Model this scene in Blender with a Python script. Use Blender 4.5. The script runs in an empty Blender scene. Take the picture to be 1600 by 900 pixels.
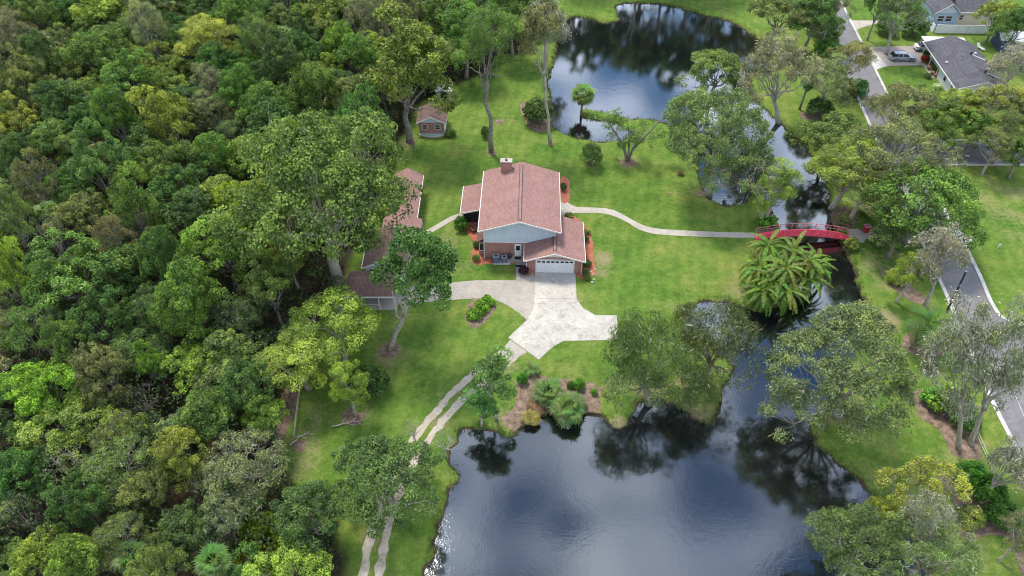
import bpy, bmesh, math, random
import numpy as np
from mathutils import Vector, Matrix

SC = bpy.context.scene
COL = SC.collection
R = math.radians

# ------------------------------------------------------------------ camera
FPX, PITCH, CAMH = 1120.0, R(44.5), 65.0
cam = bpy.data.cameras.new('camera')
cam.sensor_width = 36.0
cam.lens = 36.0 * FPX / 1600.0
cam.clip_start, cam.clip_end = 0.5, 6000.0
cam_o = bpy.data.objects.new('camera', cam)
cam_o.location = (0, 0, CAMH)
cam_o.rotation_euler = (R(90) - PITCH, 0, 0)
COL.objects.link(cam_o)
SC.camera = cam_o

# ------------------------------------------------------------------ world: daylight sky with broken cloud
SUN_EL, SUN_AZ = R(61.0), R(-29.0)      # azimuth measured from +Y towards +X
world = bpy.data.worlds.new('World')
SC.world = world
world.use_nodes = True
wt = world.node_tree
wt.nodes.clear()
def wn(t, **kw):
    n = wt.nodes.new(t)
    for k, v in kw.items(): setattr(n, k, v)
    return n
out = wn('ShaderNodeOutputWorld'); bg = wn('ShaderNodeBackground')
sky = wn('ShaderNodeTexSky', sky_type='NISHITA', sun_disc=False)
sky.sun_elevation, sky.sun_rotation = SUN_EL, SUN_AZ
sky.air_density, sky.dust_density, sky.ozone_density = 1.3, 0.1, 3.0
tc = wn('ShaderNodeTexCoord'); sep = wn('ShaderNodeSeparateXYZ')
mx = wn('ShaderNodeMath', operation='MAXIMUM'); mx.inputs[1].default_value = 0.06
dv = wn('ShaderNodeVectorMath', operation='DIVIDE'); cmb = wn('ShaderNodeCombineXYZ')
wt.links.new(tc.outputs['Generated'], sep.inputs[0])
wt.links.new(sep.outputs['Z'], mx.inputs[0])
for k in range(3): wt.links.new(mx.outputs[0], cmb.inputs[k])
wt.links.new(tc.outputs['Generated'], dv.inputs[0]); wt.links.new(cmb.outputs[0], dv.inputs[1])
nz = wn('ShaderNodeTexNoise'); nz.inputs['Scale'].default_value = 3.6
nz.inputs['Detail'].default_value = 6; nz.inputs['Roughness'].default_value = 0.52
mp = wn('ShaderNodeMapping'); mp.inputs['Location'].default_value = (3.1, 1.35, 0)
wt.links.new(dv.outputs[0], mp.inputs[0]); wt.links.new(mp.outputs[0], nz.inputs['Vector'])
rp = wn('ShaderNodeValToRGB')
rp.color_ramp.elements[0].position = 0.44; rp.color_ramp.elements[1].position = 0.54
wt.links.new(nz.outputs['Fac'], rp.inputs[0])
nz2 = wn('ShaderNodeTexNoise'); nz2.inputs['Scale'].default_value = 4.0; nz2.inputs['Detail'].default_value = 5
wt.links.new(mp.outputs[0], nz2.inputs['Vector'])
rp2 = wn('ShaderNodeValToRGB')
rp2.color_ramp.elements[0].color = (7.4, 8.9, 12.4, 1); rp2.color_ramp.elements[1].color = (20.5, 21.2, 22.6, 1)
rp2.color_ramp.elements[0].position = 0.35; rp2.color_ramp.elements[1].position = 0.7
wt.links.new(nz2.outputs['Fac'], rp2.inputs[0])
mixc = wn('ShaderNodeMix', data_type='RGBA')
wt.links.new(rp.outputs['Color'], mixc.inputs['Factor'])
hsv = wn('ShaderNodeHueSaturation'); hsv.inputs['Saturation'].default_value = 1.2
wt.links.new(sky.outputs[0], hsv.inputs['Color']); wt.links.new(hsv.outputs[0], mixc.inputs['A']); wt.links.new(rp2.outputs[0], mixc.inputs['B'])
wt.links.new(mixc.outputs['Result'], bg.inputs['Color'])
bg.inputs['Strength'].default_value = 0.088
wt.links.new(bg.outputs[0], out.inputs[0])
world.cycles.sampling_method = 'MANUAL'; world.cycles.sample_map_resolution = 512

# ------------------------------------------------------------------ sun behind thin cloud
sl = bpy.data.lights.new('sun', 'SUN')
sl.energy, sl.angle, sl.color = 2.9, R(14.0), (1.0, 0.93, 0.8)
sun = bpy.data.objects.new('sun', sl)
sd = Vector((math.sin(SUN_AZ) * math.cos(SUN_EL), math.cos(SUN_AZ) * math.cos(SUN_EL), math.sin(SUN_EL)))
sun.rotation_euler = sd.to_track_quat('Z', 'Y').to_euler()
sun.location = (0, 60, 120)
COL.objects.link(sun)

vs = SC.view_settings
vs.view_transform, vs.look, vs.gamma, vs.use_curve_mapping = 'Standard', 'None', 1.0, False
vs.exposure = 0.7
SC.cycles.max_bounces = 3
SC.cycles.diffuse_bounces = 1
SC.cycles.glossy_bounces = 2
SC.cycles.transmission_bounces = 2
SC.cycles.sample_clamp_indirect = 6.0
SC.cycles.pixel_filter_type = 'BLACKMAN_HARRIS'
SC.cycles.filter_width = 1.05

# ------------------------------------------------------------------ surveying helpers
def G(px, py, z=0.0):
    """a point of the photograph (1600 x 900) on the level plane z, in metres"""
    a, b = (px - 800) / FPX, (450 - py) / FPX
    d = (a, math.cos(PITCH) + b * math.sin(PITCH), -math.sin(PITCH) + b * math.cos(PITCH))
    t = (z - CAMH) / d[2]
    return Vector((d[0] * t, d[1] * t, z))
def depth(p): return p[1] * math.cos(PITCH) + (CAMH - p[2]) * math.sin(PITCH)
def photo_pos(p):
    Z = depth(p); v = p[1] * math.sin(PITCH) - (CAMH - p[2]) * math.cos(PITCH)
    return 800 + FPX * p[0] / Z, 450 - FPX * v / Z
def gl(pts, z=0.0): return [G(x, y, z) for x, y in pts]
def smooth(pts, closed=True, n=4):
    P = [Vector((p[0], p[1])) for p in pts]; out = []; N = len(P)
    for i in range(N if closed else N - 1):
        if closed: a, b, c, d = P[i - 1], P[i], P[(i + 1) % N], P[(i + 2) % N]
        else: a, b, c, d = P[max(i - 1, 0)], P[i], P[i + 1], P[min(i + 2, N - 1)]
        for k in range(n):
            t = k / n
            out.append(0.5 * ((2 * b) + (c - a) * t + (2 * a - 5 * b + 4 * c - d) * t * t + (3 * b - a - 3 * c + d) * t ** 3))
    if not closed: out.append(P[-1])
    return out

# ------------------------------------------------------------------ materials
MATS = {}
def mat(name, build):
    m = bpy.data.materials.new(name); m.use_nodes = True
    nt = m.node_tree; b = nt.nodes['Principled BSDF']
    build(nt, b); MATS[name] = m
    return m
def nd(nt, t, **kw):
    n = nt.nodes.new(t)
    for k, v in kw.items(): setattr(n, k, v)
    return n
def noise(nt, scale, detail=4, rough=0.55, coord='Object', vec=None):
    n = nd(nt, 'ShaderNodeTexNoise')
    n.inputs['Scale'].default_value, n.inputs['Detail'].default_value, n.inputs['Roughness'].default_value = scale, detail, rough
    if vec is None:
        t = nd(nt, 'ShaderNodeTexCoord'); nt.links.new(t.outputs[coord], n.inputs['Vector'])
    else: nt.links.new(vec, n.inputs['Vector'])
    return n.outputs['Fac']
def ramp(nt, fac, stops):
    r = nd(nt, 'ShaderNodeValToRGB'); e = r.color_ramp.elements
    while len(e) < len(stops): e.new(0.5)
    for i, (p, c) in enumerate(stops):
        e[i].position = p; e[i].color = (*c, 1) if len(c) == 3 else c
    nt.links.new(fac, r.inputs[0]); return r.outputs['Color']
def mixrgb(nt, fac, a, b, mode='MIX'):
    m = nd(nt, 'ShaderNodeMix', data_type='RGBA', blend_type=mode)
    for sock, v in (('Factor', fac), ('A', a), ('B', b)):
        if isinstance(v, (int, float)): m.inputs[sock].default_value = v
        elif isinstance(v, tuple): m.inputs[sock].default_value = (*v, 1)
        else: nt.links.new(v, m.inputs[sock])
    return m.outputs['Result']
def math_(nt, op, a, b=0.0, clamp=False):
    m = nd(nt, 'ShaderNodeMath', operation=op, use_clamp=clamp)
    for i, v in enumerate((a, b)):
        if isinstance(v, (int, float)): m.inputs[i].default_value = v
        else: nt.links.new(v, m.inputs[i])
    return m.outputs[0]
def attr(nt, name):
    a = nd(nt, 'ShaderNodeAttribute'); a.attribute_name = name; return a.outputs['Fac']
def bump(nt, b, h, strength, dist=0.05):
    n = nd(nt, 'ShaderNodeBump'); n.inputs['Strength'].default_value = strength; n.inputs['Distance'].default_value = dist
    nt.links.new(h, n.inputs['Height']); nt.links.new(n.outputs[0], b.inputs['Normal'])

def mottled(name, c1, c2, scale=3.0, fine=25.0, rough=0.85, spec=0.2, bmp=0.0, coord='Object'):
    def f(nt, b):
        n1 = noise(nt, scale, 5, 0.6, coord); n2 = noise(nt, fine, 3, 0.6, coord)
        mixn = math_(nt, 'ADD', math_(nt, 'MULTIPLY', n1, 0.65), math_(nt, 'MULTIPLY', n2, 0.35))
        nt.links.new(ramp(nt, mixn, [(0.36, c1), (0.64, c2)]), b.inputs['Base Color'])
        b.inputs['Roughness'].default_value = rough; b.inputs['Specular IOR Level'].default_value = spec
        if bmp: bump(nt, b, n2, bmp)
    return mat(name, f)
def plain(name, c, rough=0.5, metal=0.0, spec=0.4):
    return mottled(name, tuple(0.93 * x for x in c), tuple(min(1, 1.06 * x) for x in c), 2.0, 14.0, rough, spec) if metal == 0 else \
        mat(name, lambda nt, b: (setattr(b.inputs['Base Color'], 'default_value', (*c, 1)), setattr(b.inputs['Metallic'], 'default_value', metal), setattr(b.inputs['Roughness'], 'default_value', rough)))

def m_ground(nt, b):
    t = nd(nt, 'ShaderNodeTexCoord'); v = t.outputs['Object']
    big = noise(nt, 0.045, 4, 0.55, vec=v); mid = noise(nt, 0.25, 5, 0.62, vec=v); fin = noise(nt, 1.9, 6, 0.68, vec=v)
    tiny = noise(nt, 7.0, 4, 0.7, vec=v)
    s = math_(nt, 'ADD', math_(nt, 'MULTIPLY', big, 0.3), math_(nt, 'ADD', math_(nt, 'MULTIPLY', mid, 0.38), math_(nt, 'MULTIPLY', fin, 0.32)))
    grass = ramp(nt, s, [(0.38, (0.058, 0.118, 0.02)), (0.46, (0.09, 0.165, 0.028)), (0.53, (0.13, 0.195, 0.038)), (0.64, (0.205, 0.225, 0.072))])
    grass = mixrgb(nt, 0.55, grass, ramp(nt, tiny, [(0.3, (0.45, 0.5, 0.4)), (0.7, (1.4, 1.35, 1.3))]), 'MULTIPLY')
    # mower passes
    mpn = nd(nt, 'ShaderNodeMapping'); mpn.inputs['Rotation'].default_value = (0, 0, R(11)); nt.links.new(v, mpn.inputs[0])
    w = nd(nt, 'ShaderNodeTexWave'); w.inputs['Scale'].default_value = 0.19; w.inputs['Distortion'].default_value = 2.2; w.inputs['Detail'].default_value = 2
    w.inputs['Detail Scale'].default_value = 0.5
    nt.links.new(mpn.outputs[0], w.inputs['Vector'])
    grass = mixrgb(nt, 0.17, grass, ramp(nt, w.outputs['Fac'], [(0.2, (0.62, 0.7, 0.6)), (0.8, (1.22, 1.2, 1.1))]), 'MULTIPLY')
    pat = noise(nt, 0.75, 5, 0.7, vec=v); weed = noise(nt, 0.11, 5, 0.65, vec=v)
    grass = mixrgb(nt, 0.75, grass, ramp(nt, pat, [(0.32, (0.66, 0.72, 0.7)), (0.5, (1.0, 1.0, 1.0)), (0.68, (1.34, 1.22, 1.2))]), 'MULTIPLY')
    grass = mixrgb(nt, 0.8, grass, ramp(nt, weed, [(0.34, (0.78, 0.9, 0.8)), (0.5, (1.0, 1.0, 1.0)), (0.66, (1.3, 1.08, 1.15))]), 'MULTIPLY')
    dry = math_(nt, 'MULTIPLY', math_(nt, 'SUBTRACT', math_(nt, 'ADD', math_(nt, 'MULTIPLY', attr(nt, 'dry'), 0.8), math_(nt, 'ADD', math_(nt, 'MULTIPLY', fin, 0.9), math_(nt, 'MULTIPLY', mid, 0.9))), 1.15), 2.2, True)
    drycol = ramp(nt, tiny, [(0.3, (0.16, 0.145, 0.06)), (0.7, (0.31, 0.265, 0.15))])
    grass = mixrgb(nt, dry, grass, drycol)
    bank = math_(nt, 'MULTIPLY', math_(nt, 'SUBTRACT', math_(nt, 'ADD', attr(nt, 'bank'), math_(nt, 'MULTIPLY', mid, 0.5)), 0.75), 4.0, True)
    soil = ramp(nt, fin, [(0.35, (0.03, 0.024, 0.016)), (0.65, (0.1, 0.078, 0.048))])
    grass = mixrgb(nt, bank, grass, soil)
    lit = math_(nt, 'MULTIPLY', math_(nt, 'SUBTRACT', math_(nt, 'ADD', attr(nt, 'litter'), math_(nt, 'MULTIPLY', math_(nt, 'ADD', mid, fin), 0.3)), 0.75), 5.0, True)
    litter = ramp(nt, math_(nt, 'ADD', math_(nt, 'MULTIPLY', fin, 0.6), math_(nt, 'MULTIPLY', tiny, 0.4)), [(0.36, (0.015, 0.013, 0.009)), (0.5, (0.034, 0.028, 0.019)), (0.66, (0.09, 0.072, 0.052))])  # leaf litter, its colour taken near black to deepen the wood's shade
    nt.links.new(mixrgb(nt, lit, grass, litter), b.inputs['Base Color'])
    b.inputs['Roughness'].default_value = 0.95; b.inputs['Specular IOR Level'].default_value = 0.1
    bump(nt, b, math_(nt, 'ADD', fin, tiny), 0.6, 0.12)
mat('lawn_and_litter', m_ground)

def m_water(nt, b):
    b.inputs['Base Color'].default_value = (0.006, 0.0065, 0.0075, 1)
    t = nd(nt, 'ShaderNodeTexCoord'); v = t.outputs['Object']
    n0 = noise(nt, 0.06, 3, 0.5, vec=v)
    nt.links.new(ramp(nt, n0, [(0.42, (0.02, 0.02, 0.02)), (0.62, (0.085, 0.085, 0.085))]), b.inputs['Roughness'])
    n1 = noise(nt, 0.9, 3, 0.55, vec=v); n2 = noise(nt, 4.5, 3, 0.6, vec=v)
    h = math_(nt, 'ADD', math_(nt, 'MULTIPLY', n1, 0.55), math_(nt, 'MULTIPLY', n2, 0.45))
    bump(nt, b, h, 0.22, 0.035)
    b.inputs['Specular IOR Level'].default_value = 0.0
    g = nd(nt, 'ShaderNodeBsdfGlossy'); g.inputs['Color'].default_value = (0.9, 0.96, 1.0, 1)
    for a_ in ('Roughness', 'Normal'): nt.links.new(b.inputs[a_].links[0].from_socket, g.inputs[a_])
    lw = nd(nt, 'ShaderNodeLayerWeight'); lw.inputs['Blend'].default_value = 0.5; nt.links.new(b.inputs['Normal'].links[0].from_socket, lw.inputs['Normal'])
    fr = math_(nt, 'ADD', math_(nt, 'MULTIPLY', math_(nt, 'POWER', lw.outputs['Facing'], 2.6), 0.9), 0.14, True)   # mirror gets stronger at grazing angles
    ms = nd(nt, 'ShaderNodeMixShader'); nt.links.new(fr, ms.inputs[0]); nt.links.new(b.outputs[0], ms.inputs[1]); nt.links.new(g.outputs[0], ms.inputs[2])
    nt.links.new(ms.outputs[0], nt.nodes['Material Output'].inputs[0])
mat('pond_water', m_water)

def m_leaf(nt, b):
    oi = nd(nt, 'ShaderNodeObjectInfo'); t = attr(nt, 'tone')
    c = mixrgb(nt, 1.0, oi.outputs['Color'], ramp(nt, t, [(0.0, (0.32, 0.4, 0.4)), (0.5, (1.0, 1.0, 1.0)), (1.0, (2.05, 1.95, 1.4))]), 'MULTIPLY')
    nt.links.new(c, b.inputs['Base Color'])
    b.inputs['Roughness'].default_value = 0.5; b.inputs['Specular IOR Level'].default_value = 0.22
    tr = nd(nt, 'ShaderNodeBsdfTranslucent')
    nt.links.new(mixrgb(nt, 1.0, c, (1.25, 1.3, 0.6), 'MULTIPLY'), tr.inputs['Color'])
    ms = nd(nt, 'ShaderNodeMixShader'); ms.inputs[0].default_value = 0.3
    nt.links.new(b.outputs[0], ms.inputs[1]); nt.links.new(tr.outputs[0], ms.inputs[2])
    nt.links.new(ms.outputs[0], nt.nodes['Material Output'].inputs[0])
mat('leaf', m_leaf)
def m_moss(nt, b):
    t = attr(nt, 'tone')
    nt.links.new(ramp(nt, t, [(0.0, (0.13, 0.14, 0.085)), (1.0, (0.31, 0.31, 0.22))]), b.inputs['Base Color'])
    b.inputs['Roughness'].default_value = 0.9; b.inputs['Specular IOR Level'].default_value = 0.1
mat('spanish_moss', m_moss)
def m_moss2(nt, b):
    nt.links.new(ramp(nt, attr(nt, 'tone'), [(0.0, (0.24, 0.24, 0.16)), (1.0, (0.5, 0.485, 0.35))]), b.inputs['Base Color']); b.inputs['Roughness'].default_value = 0.9; b.inputs['Specular IOR Level'].default_value = 0.1
mat('pale_moss', m_moss2)
mottled('bark', (0.13, 0.115, 0.095), (0.34, 0.315, 0.27), 2.5, 14, 0.9, 0.1, 0.5)
mottled('pale_bark', (0.25, 0.23, 0.18), (0.52, 0.48, 0.39), 2.5, 14, 0.9, 0.1, 0.4)
mottled('dark_bark', (0.05, 0.042, 0.034), (0.15, 0.13, 0.105), 2.5, 14, 0.9, 0.1, 0.4)

def m_roof(name, stops):
    def f(nt, b):
        t = nd(nt, 'ShaderNodeTexCoord'); v = t.outputs['Object']
        br = nd(nt, 'ShaderNodeTexBrick'); br.inputs['Scale'].default_value = 1.0
        br.inputs['Brick Width'].default_value = 0.34; br.inputs['Row Height'].default_value = 0.16; br.inputs['Mortar Size'].default_value = 0.012
        br.inputs['Color1'].default_value = (0, 0, 0, 1); br.inputs['Color2'].default_value = (1, 1, 1, 1); br.inputs['Mortar'].default_value = (0.1, 0.1, 0.1, 1)
        mpn = nd(nt, 'ShaderNodeMapping'); mpn.inputs['Rotation'].default_value = (0, 0, R(90)); nt.links.new(v, mpn.inputs[0]); nt.links.new(mpn.outputs[0], br.inputs['Vector'])
        n1 = noise(nt, 0.5, 5, 0.6, vec=v); n2 = noise(nt, 11.0, 4, 0.7, vec=v)
        s = math_(nt, 'ADD', math_(nt, 'MULTIPLY', br.outputs['Color'], 0.3), math_(nt, 'ADD', math_(nt, 'MULTIPLY', n1, 0.35), math_(nt, 'MULTIPLY', n2, 0.4)))
        nt.links.new(ramp(nt, s, stops), b.inputs['Base Color'])
        b.inputs['Roughness'].default_value = 0.9; b.inputs['Specular IOR Level'].default_value = 0.15
        bump(nt, b, s, 0.5, 0.04)
    mat(name, f)
m_roof('red_shingle', [(0.3, (0.215, 0.12, 0.104)), (0.52, (0.268, 0.155, 0.137)), (0.75, (0.325, 0.2, 0.178))])
m_roof('brown_shingle', [(0.3, (0.09, 0.058, 0.052)), (0.5, (0.14, 0.09, 0.08)), (0.75, (0.2, 0.138, 0.12))])
m_roof('charcoal_shingle', [(0.3, (0.055, 0.055, 0.066)), (0.5, (0.088, 0.086, 0.1)), (0.75, (0.14, 0.135, 0.15))])
def m_brick(nt, b):
    t = nd(nt, 'ShaderNodeTexCoord'); mpn = nd(nt, 'ShaderNodeMapping'); mpn.inputs['Rotation'].default_value = (R(90), 0, 0)
    nt.links.new(t.outputs['Object'], mpn.inputs[0])
    br = nd(nt, 'ShaderNodeTexBrick'); br.inputs['Scale'].default_value = 1.0
    br.inputs['Brick Width'].default_value = 0.22; br.inputs['Row Height'].default_value = 0.075; br.inputs['Mortar Size'].default_value = 0.008
    br.inputs['Color1'].default_value = (0.3, 0.095, 0.072, 1); br.inputs['Color2'].default_value = (0.4, 0.155, 0.12, 1); br.inputs['Mortar'].default_value = (0.42, 0.36, 0.32, 1)
    nt.links.new(mpn.outputs[0], br.inputs['Vector'])
    n1 = noise(nt, 0.8, 4, 0.6)
    nt.links.new(mixrgb(nt, 0.5, br.outputs['Color'], ramp(nt, n1, [(0.3, (0.7, 0.7, 0.7)), (0.7, (1.25, 1.25, 1.25))]), 'MULTIPLY'), b.inputs['Base Color'])
    b.inputs['Roughness'].default_value = 0.85
mat('brick', m_brick)
def m_siding(name, c):
    def f(nt, b):
        t = nd(nt, 'ShaderNodeTexCoord'); w = nd(nt, 'ShaderNodeTexWave', bands_direction='Z', wave_profile='SAW')
        w.inputs['Scale'].default_value = 1.6; nt.links.new(t.outputs['Object'], w.inputs['Vector'])
        n1 = noise(nt, 0.7, 4)
        cc = mixrgb(nt, 1.0, c, ramp(nt, n1, [(0.3, (0.88, 0.88, 0.88)), (0.7, (1.06, 1.06, 1.06))]), 'MULTIPLY')
        nt.links.new(cc, b.inputs['Base Color']); b.inputs['Roughness'].default_value = 0.6
        bump(nt, b, w.outputs['Fac'], 0.4, 0.02)
    mat(name, f)
m_siding('pale_blue_siding', (0.56, 0.65, 0.72)); m_siding('blue_siding', (0.36, 0.46, 0.55)); m_siding('cream_siding', (0.6, 0.53, 0.42)); m_siding('white_siding', (0.74, 0.74, 0.72))
def m_concrete(name, c1, c2, stain):
    def f(nt, b):
        t = nd(nt, 'ShaderNodeTexCoord'); v = t.outputs['Object']
        n1 = noise(nt, 0.22, 6, 0.65, vec=v); n2 = noise(nt, 2.5, 6, 0.7, vec=v); n3 = noise(nt, 0.7, 6, 0.75, vec=v)
        s = math_(nt, 'ADD', math_(nt, 'MULTIPLY', n1, 0.55), math_(nt, 'MULTIPLY', n2, 0.45))
        c = ramp(nt, s, [(0.38, c1), (0.62, c2)])
        c = mixrgb(nt, ramp(nt, n3, [(0.5, (0, 0, 0)), (0.68, (0.8, 0.8, 0.8))]), c, stain)
        vr = nd(nt, 'ShaderNodeTexVoronoi', feature='DISTANCE_TO_EDGE'); vr.inputs['Scale'].default_value = 0.28; nt.links.new(v, vr.inputs['Vector'])
        wv = nd(nt, 'ShaderNodeVectorMath', operation='ADD'); nt.links.new(v, wv.inputs[0]); nt.links.new(math_(nt, 'MULTIPLY', n2, 1.6), wv.inputs[1]); nt.links.new(wv.outputs[0], vr.inputs['Vector'])
        c = mixrgb(nt, ramp(nt, vr.outputs['Distance'], [(0.0, (0.5, 0.5, 0.5)), (0.012, (0, 0, 0))]), c, tuple(0.45 * q for q in stain))
        nt.links.new(c, b.inputs['Base Color']); b.inputs['Roughness'].default_value = 0.85; b.inputs['Specular IOR Level'].default_value = 0.2
        bump(nt, b, n2, 0.2, 0.02)
    mat(name, f)
m_concrete('concrete', (0.29, 0.262, 0.225), (0.395, 0.362, 0.315), (0.27, 0.255, 0.23))
m_concrete('bright_concrete', (0.35, 0.33, 0.295), (0.52, 0.49, 0.44), (0.25, 0.225, 0.185))
m_concrete('path_concrete', (0.33, 0.3, 0.26), (0.44, 0.4, 0.345), (0.27, 0.24, 0.2))
m_concrete('kerb_concrete', (0.4, 0.385, 0.365), (0.58, 0.56, 0.54), (0.3, 0.28, 0.26))
m_concrete('asphalt', (0.15, 0.144, 0.15), (0.205, 0.197, 0.205), (0.125, 0.12, 0.125))
m_concrete('paver', (0.27, 0.235, 0.21), (0.38, 0.34, 0.31), (0.22, 0.19, 0.17))
m_concrete('gravel_track', (0.32, 0.27, 0.21), (0.5, 0.44, 0.36), (0.2, 0.18, 0.1))
mottled('red_mulch', (0.27, 0.085, 0.055), (0.42, 0.16, 0.1), 1.5, 12, 0.95, 0.05, 0.8)
mottled('brown_mulch', (0.1, 0.07, 0.05), (0.28, 0.205, 0.155), 1.6, 6, 0.95, 0.05, 0.8)
mottled('tan_soil', (0.24, 0.18, 0.1), (0.4, 0.31, 0.19), 0.8, 7, 0.95, 0.05, 0.5)
plain('white_trim', (0.66, 0.65, 0.62), 0.5); plain('white_paint', (0.74, 0.75, 0.76), 0.45)
plain('dark_screen', (0.018, 0.018, 0.022), 0.5); plain('dark_metal', (0.03, 0.032, 0.036), 0.45)
plain('grey_metal', (0.3, 0.31, 0.32), 0.4); plain('tin_roof', (0.55, 0.55, 0.56), 0.4)
mottled('bridge_red', (0.8, 0.05, 0.1), (0.95, 0.14, 0.2), 1.6, 18, 0.6, 0.3); plain('bridge_rail', (0.52, 0.2, 0.22), 0.6); plain('bin_red', (0.36, 0.03, 0.05), 0.5)
plain('pale_green_deck', (0.42, 0.54, 0.47), 0.7); plain('wood', (0.24, 0.14, 0.08), 0.7); plain('grey_wood', (0.4, 0.38, 0.34), 0.8)
plain('navy_wall', (0.05, 0.07, 0.12), 0.6); plain('blue_grey', (0.17, 0.22, 0.3), 0.5)
plain('car_silver', (0.42, 0.45, 0.5), 0.22, 0.55); plain('car_white', (0.75, 0.75, 0.76), 0.25)
plain('tyre', (0.015, 0.015, 0.016), 0.8); plain('rim', (0.45, 0.45, 0.47), 0.3, 0.7); plain('lamp_red', (0.35, 0.02, 0.02), 0.3); plain('lamp_white', (0.8, 0.8, 0.78), 0.2)
plain('terracotta', (0.32, 0.16, 0.1), 0.8); plain('stone', (0.36, 0.33, 0.3), 0.85); plain('mat_black', (0.02, 0.02, 0.022), 0.9)
def m_glass(nt, b):
    b.inputs['Base Color'].default_value = (0.018, 0.022, 0.028, 1); b.inputs['Roughness'].default_value = 0.06; b.inputs['Specular IOR Level'].default_value = 0.7
    n1 = noise(nt, 1.2, 2); bump(nt, b, n1, 0.05, 0.02)
mat('glass', m_glass)

# ------------------------------------------------------------------ mesh builder
class MB:
    def __init__(s): s.v, s.f, s.sm = [], [], False
    def add(s, vs, fs):
        o = len(s.v); s.v += [tuple(p) for p in vs]; s.f += [tuple(i + o for i in f) for f in fs]; return s
    def box(s, x0, x1, y0, y1, z0, z1, M=None):
        vs = [Vector(p) for p in ((x0, y0, z0), (x1, y0, z0), (x1, y1, z0), (x0, y1, z0), (x0, y0, z1), (x1, y0, z1), (x1, y1, z1), (x0, y1, z1))]
        if M is not None: vs = [M @ p for p in vs]
        return s.add(vs, ((3, 2, 1, 0), (4, 5, 6, 7), (0, 1, 5, 4), (1, 2, 6, 5), (2, 3, 7, 6), (3, 0, 4, 7)))
    def prism(s, pts, z0, z1):
        n = len(pts); a = sum(pts[i][0] * pts[(i + 1) % n][1] - pts[(i + 1) % n][0] * pts[i][1] for i in range(n))
        if a < 0: pts = pts[::-1]
        vs = [(p[0], p[1], z0) for p in pts] + [(p[0], p[1], z1) for p in pts]
        fs = [tuple(range(n))[::-1], tuple(range(n, 2 * n))] + [(i, (i + 1) % n, n + (i + 1) % n, n + i) for i in range(n)]
        return s.add(vs, fs)
    def profile(s, prof, y0, y1):     # (x,z) outline extruded along y
        n = len(prof)
        vs = [(p[0], y0, p[1]) for p in prof] + [(p[0], y1, p[1]) for p in prof]
        return s.add(vs, [tuple(range(n)), tuple(range(n, 2 * n))[::-1]] + [((i + 1) % n, i, n + i, n + (i + 1) % n) for i in range(n)])
    def profx(s, prof, x0, x1):       # (y,z) outline extruded along x
        n = len(prof)
        vs = [(x0, p[0], p[1]) for p in prof] + [(x1, p[0], p[1]) for p in prof]
        return s.add(vs, [tuple(range(n))[::-1], tuple(range(n, 2 * n))] + [(i, (i + 1) % n, n + (i + 1) % n, n + i) for i in range(n)])
    def tube(s, pts, rad, n=6, cap=True):
        pts = [Vector(p) for p in pts]; o = len(s.v); m = len(pts); up = Vector((0.31, 0.17, 0.93))
        for i, p in enumerate(pts):
            d = (pts[min(i + 1, m - 1)] - pts[max(i - 1, 0)]).normalized()
            a = d.cross(up)
            if a.length < 0.05: a = d.cross(Vector((1, 0, 0)))
            a.normalize(); b2 = d.cross(a)
            for k in range(n):
                q = p + (a * math.cos(2 * math.pi * k / n) + b2 * math.sin(2 * math.pi * k / n)) * rad[i]
                s.v.append(tuple(q))
        for i in range(m - 1):
            for k in range(n):
                s.f.append((o + i * n + k, o + i * n + (k + 1) % n, o + (i + 1) * n + (k + 1) % n, o + (i + 1) * n + k))
        if cap: s.f.append(tuple(o + k for k in range(n))[::-1]); s.f.append(tuple(o + (m - 1) * n + k for k in range(n)))
        return s
    def mesh(s, name, m):
        me = bpy.data.meshes.new(name); me.from_pydata(s.v, [], s.f)
        me.materials.append(MATS[m])
        if s.sm:
            for p in me.polygons: p.use_smooth = True
        me.update(); return me
    def build(s, name, m, parent=None, loc=None):
        return link(name, s.mesh(name, m), parent, loc)
def link(name, data, parent=None, loc=None, rotz=None, scale=None, color=None):
    o = bpy.data.objects.new(name, data); COL.objects.link(o)
    if parent is not None: o.parent = parent
    if loc is not None: o.location = loc
    if rotz is not None: o.rotation_euler = (0, 0, rotz)
    if scale is not None: o.scale = scale
    if color is not None: o.color = (*color, 1)
    return o
def tag(o, label, cat, group=None):
    o['label'] = label; o['category'] = cat
    if group: o['group'] = group
    return o
def thing(name, label, cat, loc=(0, 0, 0), rotz=0.0, group=None, scale=None):
    return tag(link(name, None, None, loc, rotz, scale), label, cat, group)
def struct(o, kind='structure'): o['kind'] = kind; return o
def part(name, m, parent, *boxes):
    b = MB()
    for q in boxes: b.box(*q)
    return b.build(name, m, parent)
def strip_poly(pts, w0, w1=None, closed=False):
    """outline of a band w0 left and w1 right of a centre line"""
    w1 = w0 if w1 is None else w1; L, Rr = [], []
    P = [Vector((p[0], p[1])) for p in pts]
    for i, p in enumerate(P):
        d = (P[min(i + 1, len(P) - 1)] - P[max(i - 1, 0)]).normalized(); nrm = Vector((-d.y, d.x))
        L.append(p + nrm * w0); Rr.append(p - nrm * w1)
    return L, Rr
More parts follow.
